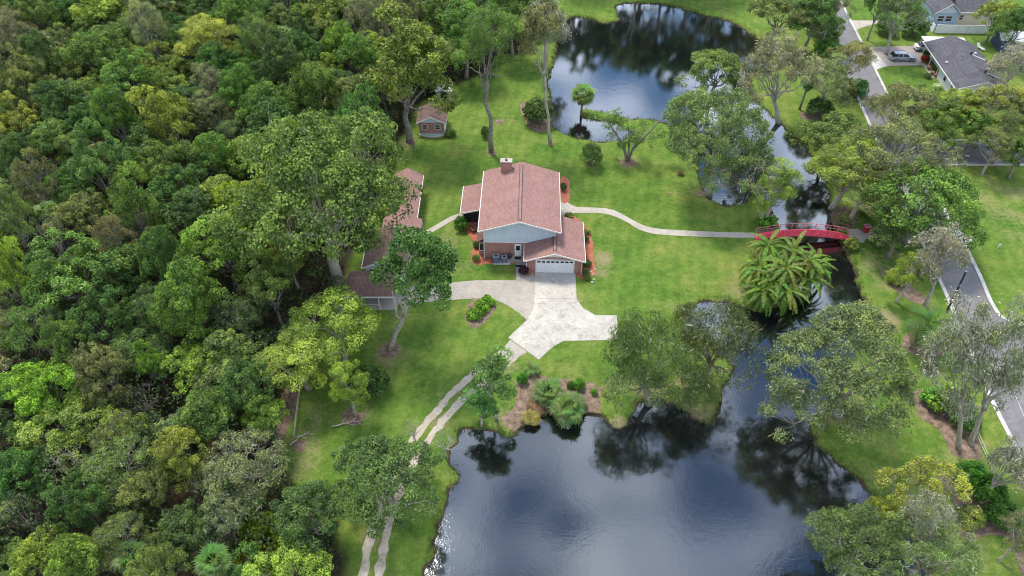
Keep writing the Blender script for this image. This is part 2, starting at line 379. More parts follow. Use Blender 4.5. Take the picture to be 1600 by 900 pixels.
def ribbon(name, pts, w0, w1, z, th, m, parent=None, jit=0.0, seed=1):
    rg = random.Random(seed); L, Rr = strip_poly(pts, w0, w1); n = len(L); b = MB()
    if jit:
        L = [p + Vector((rg.uniform(-jit, jit), rg.uniform(-jit, jit))) for p in L]; Rr = [p + Vector((rg.uniform(-jit, jit), rg.uniform(-jit, jit))) for p in Rr]
    vs = [(p.x, p.y, z) for p in L] + [(p.x, p.y, z) for p in Rr] + [(p.x, p.y, z - th) for p in L] + [(p.x, p.y, z - th) for p in Rr]
    fs = []
    for i in range(n - 1):
        fs += [(n + i, n + i + 1, i + 1, i), (i, i + 1, 2 * n + i + 1, 2 * n + i), (n + i + 1, n + i, 3 * n + i, 3 * n + i + 1)]
    b.add(vs, fs); return b.build(name, m, parent)

# ------------------------------------------------------------------ water outline and terrain
WZ = -0.35
WATER_PX = [(881,35),(895,27),(915,28),(940,35),(955,36),(967,31),(963,18),(962,11),(972,6),(1000,5),(1047,9),(1095,23),(1115,26),(1143,35),(1167,49),(1188,64),(1196,76),(1187,97),(1174,120),
 (1172,135),(1180,156),(1203,179),(1222,195),(1238,212),(1264,235),(1273,261),(1285,280),(1294,296),(1297,318),(1299,345),(1310,372),(1320,390),(1327,402),(1336,420),(1340,445),(1352,470),(1353,492),(1346,530),(1328,572),(1302,612),
 (1276,642),(1266,667),(1267,681),(1277,697),(1293,710),(1321,733),(1349,758),(1368,782),(1395,815),(1428,845),(1446,880),(1440,950),(1330,1010),(1000,1030),(760,1000),(672,930),
 (664,893),(672,878),(679,854),(684,828),(690,802),(696,787),(697,769),(708,758),(717,747),(715,735),(702,725),(698,715),(702,704),(710,694),(715,681),(724,671),(745,668),(765,672),(779,678),(791,683),(803,679),(816,670),(829,660),(843,652),(855,648),
 (885,650),(914,646),(930,647),(942,653),(955,664),(968,670),(979,666),(985,648),(997,634),(1012,626),(1029,624),(1042,629),(1062,636),(1079,649),(1095,659),(1107,662),(1118,655),(1124,635),(1130,606),(1141,591),(1146,581),(1141,568),
 (1120,551),(1097,537),(1076,528),(1066,516),(1068,500),(1078,485),(1091,474),(1112,470),(1140,474),(1168,482),(1198,486),(1222,472),(1238,442),(1237,408),(1231,383),(1215,362),(1207,345),(1203,325),(1192,304),(1181,291),(1168,285),
 (1166,294),(1172,304),(1169,314),(1160,320),(1140,323),(1120,319),(1109,311),(1100,298),(1093,280),(1091,262),(1090,246),(1082,229),(1062,208),(1040,194),(1020,188),(1004,188),(972,184),(940,176),(921,172),(909,173),(907,179),(912,184),
 (926,187),(948,189),(967,196),(983,200),(989,208),(983,215),(972,219),(945,223),(916,220),(889,213),(868,202),(861,190),(858,170),(860,150),(856,130),(862,110),(867,85),(872,58)]
WATER = np.array([tuple(p) for p in smooth(gl(WATER_PX, WZ), True, 3)])
FOREST_PX = [(-420,-70),(870,-70),(856,20),(842,60),(800,95),(725,128),(662,158),(618,235),(585,325),(548,415),(520,480),(478,580),(446,660),(440,720),(470,770),(525,835),(548,872),(535,960),(-300,980)]
FOREST = np.array([tuple(p)[:2] for p in gl(FOREST_PX)])

def poly_sdf(X, Y, poly):
    d2 = np.full(X.shape, 1e12); ins = np.zeros(X.shape, bool); n = len(poly)
    for i in range(n):
        ax, ay = poly[i][0], poly[i][1]; bx, by = poly[(i + 1) % n][0], poly[(i + 1) % n][1]
        ex, ey = bx - ax, by - ay; wx, wy = X - ax, Y - ay
        t = np.clip((wx * ex + wy * ey) / (ex * ex + ey * ey + 1e-9), 0, 1)
        d2 = np.minimum(d2, (wx - ex * t) ** 2 + (wy - ey * t) ** 2)
        c = (ay > Y) != (by > Y)
        if c.any():
            xi = ax + (Y - ay) * ex / (ey if abs(ey) > 1e-12 else 1e-12)
            ins ^= c & (X < xi)
    d = np.sqrt(d2); return np.where(ins, -d, d)

def axis(lo, hi, step, far):
    a = list(np.arange(lo, hi + 1e-6, step)); s = step
    l, h = [], []; x = lo
    while x > -far: s *= 1.5; x -= s; l.append(x)
    s = step; x = hi
    while x < far: s *= 1.5; x += s; h.append(x)
    return np.array(l[::-1] + a + h)
gxw = axis(-130, 130, 1.6, 3000)
gx, gy = np.concatenate([gxw[gxw < -30.6], np.arange(-30, 60, 0.42), gxw[gxw > 60.5]]), axis(22, 158, 0.42, 3000)
XX, YY = np.meshgrid(gx, gy)
near = (XX > -150) & (XX < 150) & (YY > -60) & (YY < 240)
dw = np.full(XX.shape, 99.0); df = np.full(XX.shape, 99.0)
dw[near] = poly_sdf(XX[near], YY[near], WATER)
df[near] = poly_sdf(XX[near], YY[near], FOREST)
wob = 0.18 * np.sin(XX * 1.7 + np.sin(YY * 1.3) * 1.5) + 0.12 * np.sin(YY * 2.9 + XX * 0.7)
dd = dw + wob
t = np.clip((dd + 1.3) / 2.2, 0, 1); ZZ = -1.35 + 1.35 * t * t * (3 - 2 * t)
t2 = np.clip((dd + 0.35) / 1.1, 0, 1)
ZZ = np.where(dd > -0.35, -0.55 + 0.55 * (t2 * (2 - t2)), np.minimum(ZZ, -0.55))
for (a, b_, h, w) in (((497, 705), (485, 755), -0.35, 0.7), ((492, 690), (503, 660), -0.25, 0.6)):   # shallow ditch in the lawn
    pa, pb = G(*a), G(*b_); ex, ey = pb.x - pa.x, pb.y - pa.y
    tt = np.clip(((XX - pa.x) * ex + (YY - pa.y) * ey) / (ex * ex + ey * ey), 0, 1)
    ZZ += h * np.exp(-(((XX - pa.x - ex * tt) ** 2 + (YY - pa.y - ey * tt) ** 2) / w ** 2))
nv = XX.size; ny, nx = XX.shape
me = bpy.data.meshes.new('ground')
idx = np.arange(nv).reshape(ny, nx)
quads = np.stack([idx[:-1, :-1], idx[:-1, 1:], idx[1:, 1:], idx[1:, :-1]], -1).reshape(-1, 4)
me.vertices.add(nv); me.vertices.foreach_set('co', np.stack([XX, YY, ZZ], -1).ravel())
me.loops.add(quads.size); me.loops.foreach_set('vertex_index', quads.ravel().astype(np.int32))
me.polygons.add(len(quads)); me.polygons.foreach_set('loop_start', np.arange(0, quads.size, 4, dtype=np.int32))
me.update(calc_edges=True)
me.polygons.foreach_set('use_smooth', np.ones(len(quads), bool))
def vattr(name, arr):
    a = me.attributes.new(name, 'FLOAT', 'POINT'); a.data.foreach_set('value', np.clip(arr, 0, 1).ravel().astype(np.float32))
vattr('litter', 0.5 - df / 5.0)
vattr('bank', np.exp(-((dd + 0.05) / 0.4) ** 2) * 0.75 + np.where(dd < 0, 0.6, 0))
dry = np.zeros(XX.shape)
for px, py, rm, s in ((690,385,3.2,.75),(700,405,3.0,.6),(735,415,2.2,.5),(942,405,1.8,.95),(940,425,1.4,.7),(780,572,2.2,.7),(800,570,1.6,.6),(880,575,3,.4),(1385,500,2.2,.95),(1372,492,2.0,.6),(1370,420,3.5,.55),(1390,440,3,.55),(1360,400,2.5,.5),(1150,455,4,.45),(1080,450,4,.35),(968,662,1.3,1.0),(1090,648,1.8,1.0),(1065,632,1.1,.9),(1110,640,1.5,.7),(1000,632,0.8,.8),(960,600,2,.45),
      (1560,330,5,.55),(1530,310,5,.5),(1590,360,4,.5),(1590,300,5,.4),(1350,740,4,.45),(1400,700,3,.4),(1320,715,3,.4),(625,490,1.8,.6),(700,620,3,.4),(470,690,3,.5),(460,730,3,.5),(490,650,2.5,.45),(1530,860,4,.45),(1480,875,3,.4),(960,240,4,.25),(1100,340,4,.3),(1050,480,3,.4),(640,240,3,.35),(900,300,3,.3),(1015,175,2,.3),(720,320,3,.3),(800,190,4,.3),(1420,90,3,.2),(609,547,3,.6),(527,440,3,.6),(1308,640,3.5,.6),(981,252,3,.5),(768,238,2.2,.5),(860,224,2.2,.5),(640,222,3,.6),(1100,300,3,.6),(1014,620,3.5,.6),(1085,590,3.5,.6),(785,650,2.5,.6),(560,640,3,.55),(590,830,3,.5),(650,735,2.2,.6),(640,760,2,.5),(690,660,1.6,.7),(745,620,1.5,.6),(800,500,2,.35),(860,545,2,.4),(975,520,1.5,.4),(905,470,1.3,.5),(1330,330,2.5,.6),(1395,400,3,.6),(1440,470,2.5,.5),(1500,690,3,.5),(1450,560,2,.5),(1420,860,4,.6),(1350,420,2,.5)):
    p = G(px, py); dry = np.maximum(dry, s * np.exp(-(((XX - p.x) ** 2 + (YY - p.y) ** 2) / rm ** 2)))
vattr('dry', dry)
me.materials.append(MATS['lawn_and_litter'])
struct(link('ground', me))

def water_sheet():
    b = MB(); n = len(WATER)
    c = WATER
    b.v = [(p[0], p[1], WZ) for p in c]
    b.f = [tuple(range(n))]
    # carry the sheet a little under the banks
    P = [Vector((p[0], p[1])) for p in c]; area = sum(P[i].x * P[(i + 1) % n].y - P[(i + 1) % n].x * P[i].y for i in range(n)); sg = 1 if area < 0 else -1
    Q = []
    for i in range(n):
        d = (P[(i + 1) % n] - P[i - 1]).normalized(); Q.append(P[i] + Vector((-d.y, d.x)) * sg * 0.45)
    b.v += [(q.x, q.y, WZ) for q in Q]
    b.f += [(i, (i + 1) % n, n + (i + 1) % n, n + i) for i in range(n)]
    bm = bmesh.new(); m_ = b.mesh('pond_water', 'pond_water'); bm.from_mesh(m_)
    bmesh.ops.recalc_face_normals(bm, faces=bm.faces)
    for f in bm.faces:
        if f.normal.z < 0: f.normal_flip()
    bm.to_mesh(m_); bm.free(); return m_
struct(link('pond_water', water_sheet()))

# ------------------------------------------------------------------ roads, kerbs, drives, paths
RL = smooth(gl([(1255,-48),(1282,14),(1304,70),(1328,128),(1360,200),(1375,234),(1426,350),(1460,424),(1481,470),(1514,548),(1544,618),(1577,684),(1600,728),(1640,810),(1700,930)]), False, 3)
RR = smooth(gl([(1295,-45),(1319,11),(1350,72),(1368,108),(1400,172),(1424,222)]), False, 3)
RR2 = smooth(gl([(1440,256),(1484,341),(1507,381),(1532,430),(1549,470),(1561,490)]), False, 3)
def ng(name, pts, z, th, m, parent=None):
    b = MB(); b.prism([(p[0], p[1]) for p in pts], z - th, z); return b.build(name, m, parent)
side_a = gl([(1475,222),(1760,222),(1790,256),(1470,256)])       # cross street at the upper right
road_out = [tuple(p) for p in RL] + [tuple(p)[:2] for p in gl([(1900,960),(1900,560)])] + [tuple(p)[:2] for p in gl([(1640,524),(1585,502)])] + [tuple(p) for p in RR2[::-1]] + \
    [tuple(p)[:2] for p in gl([(1462,256),(1790,256),(1770,222),(1452,222)])] + [tuple(p) for p in RR[::-1]]
struct(ng('road', road_out, 0.012, 0.3, 'asphalt'))
def kerb(pts, w0, w1, seed=1): return struct(ribbon('kerb', pts, w0, w1, 0.1, 0.3, 'kerb_concrete', None, 0.0, seed))
kerb(RL, 0.36, 0.1); kerb(RR, 0.1, 0.34); kerb(RR2, 0.1, 0.38)
kerb(smooth(gl([(1561,490),(1570,496),(1585,502),(1612,512),(1640,523)]), False, 2), -0.02, 0.5)
kerb(smooth(gl([(1424,222),(1436,219.5),(1452,218.5)]), False, 3), 0.1, 0.35)
kerb(smooth(gl([(1455,220),(1600,220),(1770,220)]), False, 2), 0.35, 0.05)
kerb(smooth(gl([(1790,257),(1600,257),(1475,257),(1452,259),(1442,262)]), False, 2), 0.35, 0.05)
seam = ribbon('seam', gl([(1583,610),(1600,650),(1640,730)]), 0.03, 0.03, 0.017, 0.01, 'kerb_concrete'); struct(seam); seam.name = 'road_seam'
# storm inlet apron in the verge on the right of the road
inlet = ng('storm_inlet', smooth(gl([(1491,352),(1500,361),(1508,368),(1517,370),(1522,374),(1517,378),(1512,381),(1511,387),(1515,397),(1505,379),(1497,364)]), True, 3), 0.108, 0.3, 'kerb_concrete')
tag(inlet, 'pale concrete storm drain apron beside the road on the grass verge', 'storm drain')
c_ = G(1514, 372); b = MB(); b.prism([(c_.x + 0.33 * math.cos(k * math.pi / 8), c_.y + 0.33 * math.sin(k * math.pi / 8)) for k in range(16)], 0.1, 0.13); b.build('manhole_cover', 'wood', inlet)

drive = struct(ng('driveway', gl([(640,474),(690,470),(738,466.5),(770,467),(793,477),(812,490),(823,500),(794,527.5),(842,562),(864,542),(880,533),(966,531),(964,493),(930,492),(912,482),(901,467),(899,425),(836,425),(834,438),(744,438),(689,443),(600,452),(600,478)]), 0.012, 0.1, 'gravel_track'))
for pts, m in (([(836.7,425.3),(898.7,425.3),(900.6,466.6),(835.2,466.6)], 'bright_concrete'),
               ([(835.2,467.4),(900.6,467.4),(911,482),(930,492.2),(931.4,531.6),(881,532.6),(866,540),(845.5,525.5),(827,506),(824,500.2),(834,482)], 'bright_concrete'),
               ([(826.4,506.2),(845,526),(865.4,540.8),(842,561.5),(795,527.6),(823.2,501)], 'bright_concrete'),
               ([(931,492.5),(964,493),(965.6,531),(932.3,531.5)], 'bright_concrete'),
               ([(834.6,438.4),(834.4,466.6),(833.2,482),(823.4,499.4),(812,489.5),(793.4,476.5),(770,466.6),(744.6,466.4),(744.6,438.6)], 'concrete'),
               ([(744,438.6),(744,466.4),(690,469.6),(690,443.2)], 'concrete'),
               ([(689.4,443.2),(689.4,469.6),(640,473.8),(600,477.6),(600,452.2)], 'concrete')):
    ng('slab', gl(pts), 0.03, 0.1, m, drive)
walk = struct(ng('walkway', gl([(806,437.6),(806,412),(822,411),(834.6,426),(834,437.6)]), 0.03, 0.1, 'concrete'))
struct(ng('garden_path', [tuple(p) for p in smooth(gl([(877,315.5),(888,317),(901,323.5),(946,325.4),(970,333.5),(1000,350),(1025,357),(1065,360),(1120,362.5),(1182,364.5),(1182,371.5),(1120,370.5),(1060,368.5),(1022,365.5),(998,358.5),(982,348.5),(961,338.5),(940,333.3),(905,332.8),(892,334),(882,340),(877,344)]), True, 2)], 0.03, 0.1, 'path_concrete'))
struct(ribbon('side_path', smooth(gl([(722,336),(710,339.5),(696,347),(680,356.5),(664,364.5),(652,367)]), False, 3), 0.45, 0.45, 0.03, 0.1, 'path_concrete'))
struct(ng('side_path', gl([(650,363),(662,364),(664,368),(657,372),(655,396),(645,398),(648,370)]), 0.036, 0.1, 'path_concrete'))
struct(ng('bridge_landing', gl([(1324,358),(1342,357.5),(1346,361),(1366,364),(1364,372),(1352,374),(1350,379),(1338,379),(1325,377)]), 0.03, 0.1, 'concrete'))
# two wheel tracks of shell gravel
track_l = smooth(gl([(786,550),(765,565),(741,582.5),(720,601.5),(700,620),(684,640),(666,660),(648,684),(634,703),(624,720),(610,752),(599,778),(589,805),(577,845),(566,900),(556,960)]), False, 4)
track_r = smooth(gl([(806,556),(785,574),(765,591),(745,606.5),(722,625),(702,646),(680,672),(660,699),(645,725),(630,757),(620,780),(611,805),(602,845),(591,900),(582,960)]), False, 4)
for trk, s in ((track_l, 3), (track_r, 4)): struct(ribbon('gravel_track', trk, 0.42, 0.42, 0.014, 0.05, 'gravel_track', None, 0.16, s))
struct(ng('concrete_strip', gl([(783,549),(797,531),(824,550),(806,560.5),(795,567)]), 0.022, 0.08, 'concrete'))
# neighbours' drives
struct(ng('neighbour_driveway', gl([(1352,73.5),(1437,72),(1446,102),(1388,103),(1371,108)]), 0.03, 0.1, 'paver'))
struct(ng('driveway_apron', gl([(1351,72.5),(1362,74),(1372,88),(1386,103.2),(1369,109)]), 0.045, 0.1, 'kerb_concrete'))
struct(ng('neighbour_driveway', gl([(1330,32),(1400,32.5),(1402,36),(1362,38.5),(1345,44),(1338,47)]), 0.03, 0.1, 'path_concrete'))
struct(ng('neighbour_walkway', gl([(1442,102),(1449,101),(1464,123),(1455,121)]), 0.03, 0.1, 'paver'))

def mound(name, pts_px, m, h=0.07, seed=0, n=3, jit=0.07):
    rg = random.Random(seed); P = smooth(gl(pts_px), True, n); c = sum(P, Vector((0, 0))) / len(P); b = MB(); N = len(P)
    rings = [(1.0, 0.012), (0.9, h * 0.7), (0.55, h)]
    J = [1 + rg.uniform(-jit, jit) for _ in P]
    for s, z in rings:
        for p, j in zip(P, J):
            q = c + (p - c) * (s * (j if s == 1.0 else 1 + (j - 1) * 0.6)); b.v.append((q.x, q.y, z))
    b.v.append((c.x, c.y, h))
    for r in range(2): b.f += [(r * N + i, r * N + (i + 1) % N, (r + 1) * N + (i + 1) % N, (r + 1) * N + i) for i in range(N)]
    b.f += [(2 * N + i, 2 * N + (i + 1) % N, 3 * N) for i in range(N)]
    me_ = b.mesh(name, m); bm = bmesh.new(); bm.from_mesh(me_); bmesh.ops.recalc_face_normals(bm, faces=bm.faces)
    if sum(f.normal.z for f in bm.faces) < 0: bmesh.ops.reverse_faces(bm, faces=bm.faces)
    bm.to_mesh(me_); bm.free(); return struct(link(name, me_))
def ring_px(px, py, r, k=9):   # round bed, radius in metres
    c = G(px, py); return [photo_pos((c.x + r * math.cos(a), c.y + r * math.sin(a), 0)) for a in [2 * math.pi * i / k for i in range(k)]]
for i, (px, py, r) in enumerate(((768,238,0.9),(860,224,0.8),(981,254,1.5),(1048,302,0.4),(1050,302,0.5),(781,190,1.0),(1098,303,0.9),(609,547,1.6),(552,650,1.6),(468,697,0.9),(1063,271,0.7),(640,222,1.2),(1309,646,0.9))):
    if i in (4,): continue
    mound('mulch_ring', ring_px(px, py, r * 0.8), 'brown_mulch', 0.07, i)
mound('mulch_bed', [(728,500),(727,489),(737,470),(752,466),(768,470),(776,478),(768,492),(752,508),(740,514)], 'brown_mulch', 0.12, 21)
mound('mulch_bed', [(806,598),(812,588),(822,583),(832,578),(842,584),(852,590),(880,592),(905,598),(928,600),(940,606),(942,616),(936,632),(934,645),(915,643),(885,647),(857,645),(842,649),(826,658),(812,668),(800,676),(790,670),(783,660),(786,650),(800,640),(809,622)], 'brown_mulch', 0.1, 22, 2)
mound('mulch_bed', [(1380,432),(1384,420),(1400,418),(1412,430),(1420,445),(1440,460),(1452,470),(1440,475),(1420,468),(1400,455)], 'brown_mulch', 0.1, 23)
mound('mulch_bed', [(1412,545),(1410,530),(1420,520),(1445,530),(1470,545),(1468,558),(1440,556),(1424,552)], 'brown_mulch', 0.1, 24)
mound('mulch_bed', [(1425,620),(1434,610),(1470,612),(1505,640),(1520,670),(1530,700),(1532,718),(1505,716),(1484,706),(1478,690),(1462,668),(1440,655),(1430,640)], 'brown_mulch', 0.1, 25)
mound('mulch_bed', [(1465,740),(1480,732),(1520,725),(1545,745),(1570,790),(1585,825),(1575,838),(1535,838),(1510,842),(1490,830),(1490,790),(1475,760)], 'brown_mulch', 0.1, 26)
mound('mulch_bed', [(1562,795),(1568,798),(1600,868),(1612,900),(1600,905),(1580,850)], 'brown_mulch', 0.05, 27)
mound('mulch_bed', [(447,600),(466,602),(464,630),(452,665),(440,690),(432,680),(436,640)], 'brown_mulch', 0.06, 28)
mound('mulch_bed', [(812,165),(826,160),(838,178),(860,190),(858,204),(838,206),(822,194)], 'brown_mulch', 0.08, 29)
mound('mulch_bed', [(1250,178),(1262,172),(1285,172),(1300,182),(1290,190),(1262,190)], 'brown_mulch', 0.06, 30)
mound('mulch_bed', [(1178,350),(1192,338),(1212,346),(1218,356),(1205,364),(1188,362)], 'brown_mulch', 0.08, 31)
mound('mulch_bed', [(1300,330),(1316,322),(1338,340),(1330,356),(1312,358),(1300,350)], 'brown_mulch', 0.06, 32)
# red mulch round the house
for i, pts in enumerate(([(876,278),(889,280),(890,300),(889,316),(877,316)], [(726,350),(748,348),(758,378),(756,410),(742,412),(735,402),(741,380),(729,364)],
                         [(913,354),(920,358),(926,380),(929,410),(930,432),(905,434),(900,427),(912,424),(915,400)], [(878,338),(892,336),(906,345),(900,350),(878,346)],
                         [(757,403),(806,403),(806,412),(757,412)])):
    mound('red_mulch_bed', pts, 'red_mulch', 0.06, 40 + i, 3, 0.05)

# ------------------------------------------------------------------ buildings
def slope(b, u0, z0, u1, z1, v0, v1, th):      # one roof plane between two (u,z) lines
    b.profile([(u0, z0), (u1, z1), (u1, z1 + th), (u0, z0 + th)] if u0 < u1 else [(u1, z1), (u0, z0), (u0, z0 + th), (u1, z1 + th)], v0, v1)
def gable_roof(root, u0, u1, ur, ze, zr, v0, v1, m, th=0.12, ridge_m=None, vent=None):
    a = MB(); slope(a, u0, ze, ur, zr, v0, v1, th); rf = a.build('roof', m, root); rf.name = 'roof'
    a = MB(); slope(a, ur, zr, u1, ze, v0, v1, th); a.build('roof', m, root)
    if vent:
        a = MB(); a.profile([(ur - 0.2, zr + th - 0.02), (ur + 0.2, zr + th - 0.02), (ur + 0.13, zr + th + 0.07), (ur - 0.13, zr + th + 0.07)], vent[0], vent[1]); a.build('ridge_vent', m, root)
        for s in (-1, 1):
            a = MB(); a.box(ur + s * 0.2 - 0.04, ur + s * 0.2 + 0.04, vent[0], vent[1], zr + th - 0.08, zr + th + 0.03); a.build('vent_slot', 'dark_metal', root)
    return rf
def rake(root, u0, u1, ur, ze, zr, v, m='white_trim', h=0.2, th=0.12):
    for (a0, za, a1, zb) in ((u0, ze, ur, zr), (ur, zr, u1, ze)):
        b = MB(); b.profile([(a0, za - 0.05), (a1, zb - 0.05), (a1, zb + th + 0.015), (a0, za + th + 0.015)], v - 0.06, v - 0.003); b.build('rake_board', m, root)
def fascia(root, u, v0, v1, z, m='white_trim', side=1, th=0.12):
    b = MB(); b.box(min(u, u + side * 0.09), max(u, u + side * 0.07), v0, v1, z - 0.06, z + th - 0.01); b.build('gutter', m, root)
def window(root, u0, u1, v, z0, z1, face='front', frame='white_trim', mull=True):
    d = 0.05
    f = MB(); w = 0.09
    def bx(a0, a1, c0, c1, o0, o1):
        return (a0, a1, v - o1, v - o0, c0, c1) if face == 'front' else (v - o1, v - o0, a0, a1, c0, c1) if face == 'left' else (v + o0, v + o1, a0, a1, c0, c1)
    for q in ((u0 - w, u1 + w, z0 - w, z0), (u0 - w, u1 + w, z1, z1 + w), (u0 - w, u0, z0, z1), (u1, u1 + w, z0, z1)): f.box(*bx(*q, 0.003, d))
    if mull: f.box(*bx(u0, u1, (z0 + z1) / 2 - 0.03, (z0 + z1) / 2 + 0.03, 0.003, d * 0.9))
    fo = f.build('window', frame, root)
    g = MB(); g.box(*bx(u0, u1, z0, z1, 0.002, 0.02)); g.build('pane', 'glass', fo)
    return fo

# ---- main house
hs = thing('main_house', 'red-roofed two-storey brick house with pale blue gable in the middle of the lawn', 'house', (-3.6, 72.2, 0), R(-1.6))
part('brick_wall', 'brick', hs, (0, 9.3, 0, 12.0, 0, 2.65))
b = MB(); b.profile([(-0.04, 2.65), (9.34, 2.65), (9.34, 5.28), (4.6, 6.9), (-0.04, 5.28)], -0.04, 12.0); b.build('gable_siding', 'pale_blue_siding', hs)
part('corner_board', 'white_trim', hs, (-0.07, 9.37, -0.075, -0.043, 2.6, 2.74)); part('corner_board', 'white_trim', hs, (9.2, 9.37, -0.08, -0.045, 2.75, 5.2)); part('corner_board', 'white_trim', hs, (-0.07, 0.08, -0.08, -0.045, 2.75, 5.2))
gable_roof(hs, -0.75, 9.95, 4.6, 5.15, 6.85, -1.0, 12.35, 'red_shingle', vent=(-0.6, 11.6))
rake(hs, -0.75, 9.95, 4.6, 5.15, 6.85, -1.0); fascia(hs, -0.75, -1.0, 12.35, 5.15, side=-1); fascia(hs, 9.95, -1.0, 12.35, 5.15, side=1)
ch = part('chimney', 'brick', hs, (1.75, 3.25, 10.9, 11.7, 5.4, 7.75))
part('chimney_cap', 'path_concrete', ch, (1.66, 3.34, 10.8, 11.8, 7.75, 7.92)); part('flue', 'dark_metal', ch, (2.35, 2.65, 11.1, 11.4, 7.92, 8.12)); 
# garage wing
b = MB(); b.profile([(5.7, 0), (12.75, 0), (12.75, 2.5), (9.2, 3.6), (5.7, 2.5)], -2.9, -0.06); b.build('garage_wall', 'brick', hs)
part('garage_wall', 'brick', hs, (9.4, 12.75, -0.05, 4.4, 0, 2.5))
gable_roof(hs, 5.25, 13.2, 9.2, 2.42, 3.72, -3.5, 4.7, 'red_shingle', vent=(-2.9, -0.1))
rake(hs, 5.25, 13.2, 9.2, 2.42, 3.72, -3.5); fascia(hs, 13.2, -3.5, 4.7, 2.42, side=1); fascia(hs, 5.25, -3.5, -0.1, 2.42, side=-1)
b = MB(); b.profile([(8.05, 2.78), (10.35, 2.78), (9.2, 3.42)], -2.96, -2.903); b.build('gable_panel', 'white_trim', hs)
gd = part('garage_door', 'white_paint', hs, (6.85, 11.75, -2.93, -2.903, 0.02, 2.2))
for k in range(4):
    for j in range(8):
        x0 = 6.9 + j * 0.605
        if k == 3: part('pane', 'glass', gd, (x0 + 0.08, x0 + 0.52, -2.945, -2.932, 1.78, 2.06))
        else: part('panel', 'white_paint', gd, (x0 + 0.04, x0 + 0.56, -2.955, -2.932, 0.07 + k * 0.56, 0.55 + k * 0.56))
part('door_frame', 'white_trim', hs, (6.75, 6.85, -2.96, -2.903, 0, 2.3)); part('door_frame', 'white_trim', hs, (11.75, 11.85, -2.96, -2.903, 0, 2.3)); part('door_frame', 'white_trim', hs, (6.75, 11.85, -2.962, -2.903, 2.3, 2.4))
# service door on a stoop
dr = part('door', 'white_paint', hs, (3.95, 4.85, -0.06, -0.003, 0.32, 2.35)); part('pane', 'glass', dr, (4.15, 4.65, -0.075, -0.061, 1.3, 2.1)); part('handle', 'grey_metal', dr, (4.74, 4.79, -0.11, -0.061, 1.2, 1.3))
part('stoop', 'concrete', hs, (3.5, 5.22, -1.15, -0.005, 0, 0.3))
part('wall_lamp', 'wood', hs, (3.5, 3.65, -0.16, -0.003, 1.9, 2.25))
for (x, y0, y1) in ((-0.12, -0.06, 0.02), (12.82, -2.95, -2.87), (5.6, -2.98, -2.91)):
    part('downspout', 'white_trim', hs, (x - 0.05, x + 0.05, y0 - 0.06, y0 + 0.04, 0.12, 2.45 if x > 1 else 5.1), (x - 0.05, x + 0.05, y0 - 0.35, y0 - 0.06, 0.08, 0.17))
# bay window on the left corner
bay = part('bay_window', 'brick', hs, (-0.85, -0.002, 0.35, 2.4, 0.0, 2.35)); b = MB(); b.profile([(-1.1, 2.36), (-0.01, 3.05), (-0.01, 3.15), (-1.1, 2.46)], 0.15, 2.6); b.build('bay_roof', 'brown_shingle', bay)
part('pane', 'glass', bay, (-0.75, -0.1, 0.33, 0.347, 0.9, 2.0)); part('bay_frame', 'white_trim', bay, (-0.83, -0.75, 0.31, 0.347, 0.85, 2.1), (-0.1, -0.04, 0.31, 0.347, 0.85, 2.1), (-0.83, -0.04, 0.31, 0.347, 0.78, 0.88))
# screened porch on the left
b = MB(); b.profile([(-3.75, 2.42), (-0.05, 3.35), (-0.05, 3.47), (-3.75, 2.54)], 6.1, 12.3); pr = b.build('porch_roof', 'red_shingle', hs)
part('porch_fascia', 'white_trim', pr, (-3.84, -3.752, 6.1, 12.3, 2.36, 2.56)); b = MB(); b.profile([(-3.75, 2.36), (-0.05, 3.29), (-0.05, 3.49), (-3.75, 2.56)], 6.03, 6.095); b.build('porch_fascia', 'white_trim', pr)
ps = part('porch_screen', 'dark_screen', hs, (-3.35, -0.05, 6.7, 6.75, 0.5, 2.5), (-3.4, -3.35, 6.7, 12.0, 0.5, 2.4))
part('porch_wall', 'brick', hs, (-3.42, -0.05, 6.62, 6.85, 0, 0.5)); part('porch_wall', 'brick', hs, (-3.42, -3.2, 6.86, 12.0, 0, 0.5))
for x in (-3.38, -2.2, -1.0): part('porch_post', 'dark_metal', hs, (x, x + 0.09, 6.64, 6.7, 0.5, 2.5))
for z0 in (3.2,): window(hs, 3.0, 4.2, 9.34, 3.6, 4.7, 'right')
def HL(u, v, z=0.0):
    a = R(-1.6); return Vector((-3.6 + u * math.cos(a) - v * math.sin(a), 72.2 + u * math.sin(a) + v * math.cos(a), z))

# ---- air conditioners, planters and other bits by the house
def ac_unit(p, label, w=0.42, h=0.85):
    t = thing('air_conditioner', label, 'air conditioner', p, 0.1, 'air conditioners by the brick wall')
    b = MB(); c = 0.08
    oc = [(-w + c, -w), (w - c, -w), (w, -w + c), (w, w - c), (w - c, w), (-w + c, w), (-w, w - c), (-w, -w + c)]
    b.prism(oc, 0.06, h); b.build('casing', 'navy_wall', t)
    for k in range(5):
        part('louvre', 'grey_metal', t, (-w + 0.1, w - 0.1, -w - 0.012, -w - 0.002, 0.16 + k * 0.13, 0.2 + k * 0.13))
    b = MB(); b.prism([(q[0] * 1.03, q[1] * 1.03) for q in oc], h, h + 0.05); b.build('lid', 'blue_grey', t)
    b = MB(); n = 16; b.prism([(0.33 * math.cos(2 * math.pi * k / n), 0.33 * math.sin(2 * math.pi * k / n)) for k in range(n)], h + 0.052, h + 0.085); b.build('fan_guard', 'grey_metal', t)
    b = MB(); b.prism([(0.22 * math.cos(2 * math.pi * k / n), 0.22 * math.sin(2 * math.pi * k / n)) for k in range(n)], h + 0.087, h + 0.1); b.build('fan_hub', 'dark_metal', t)
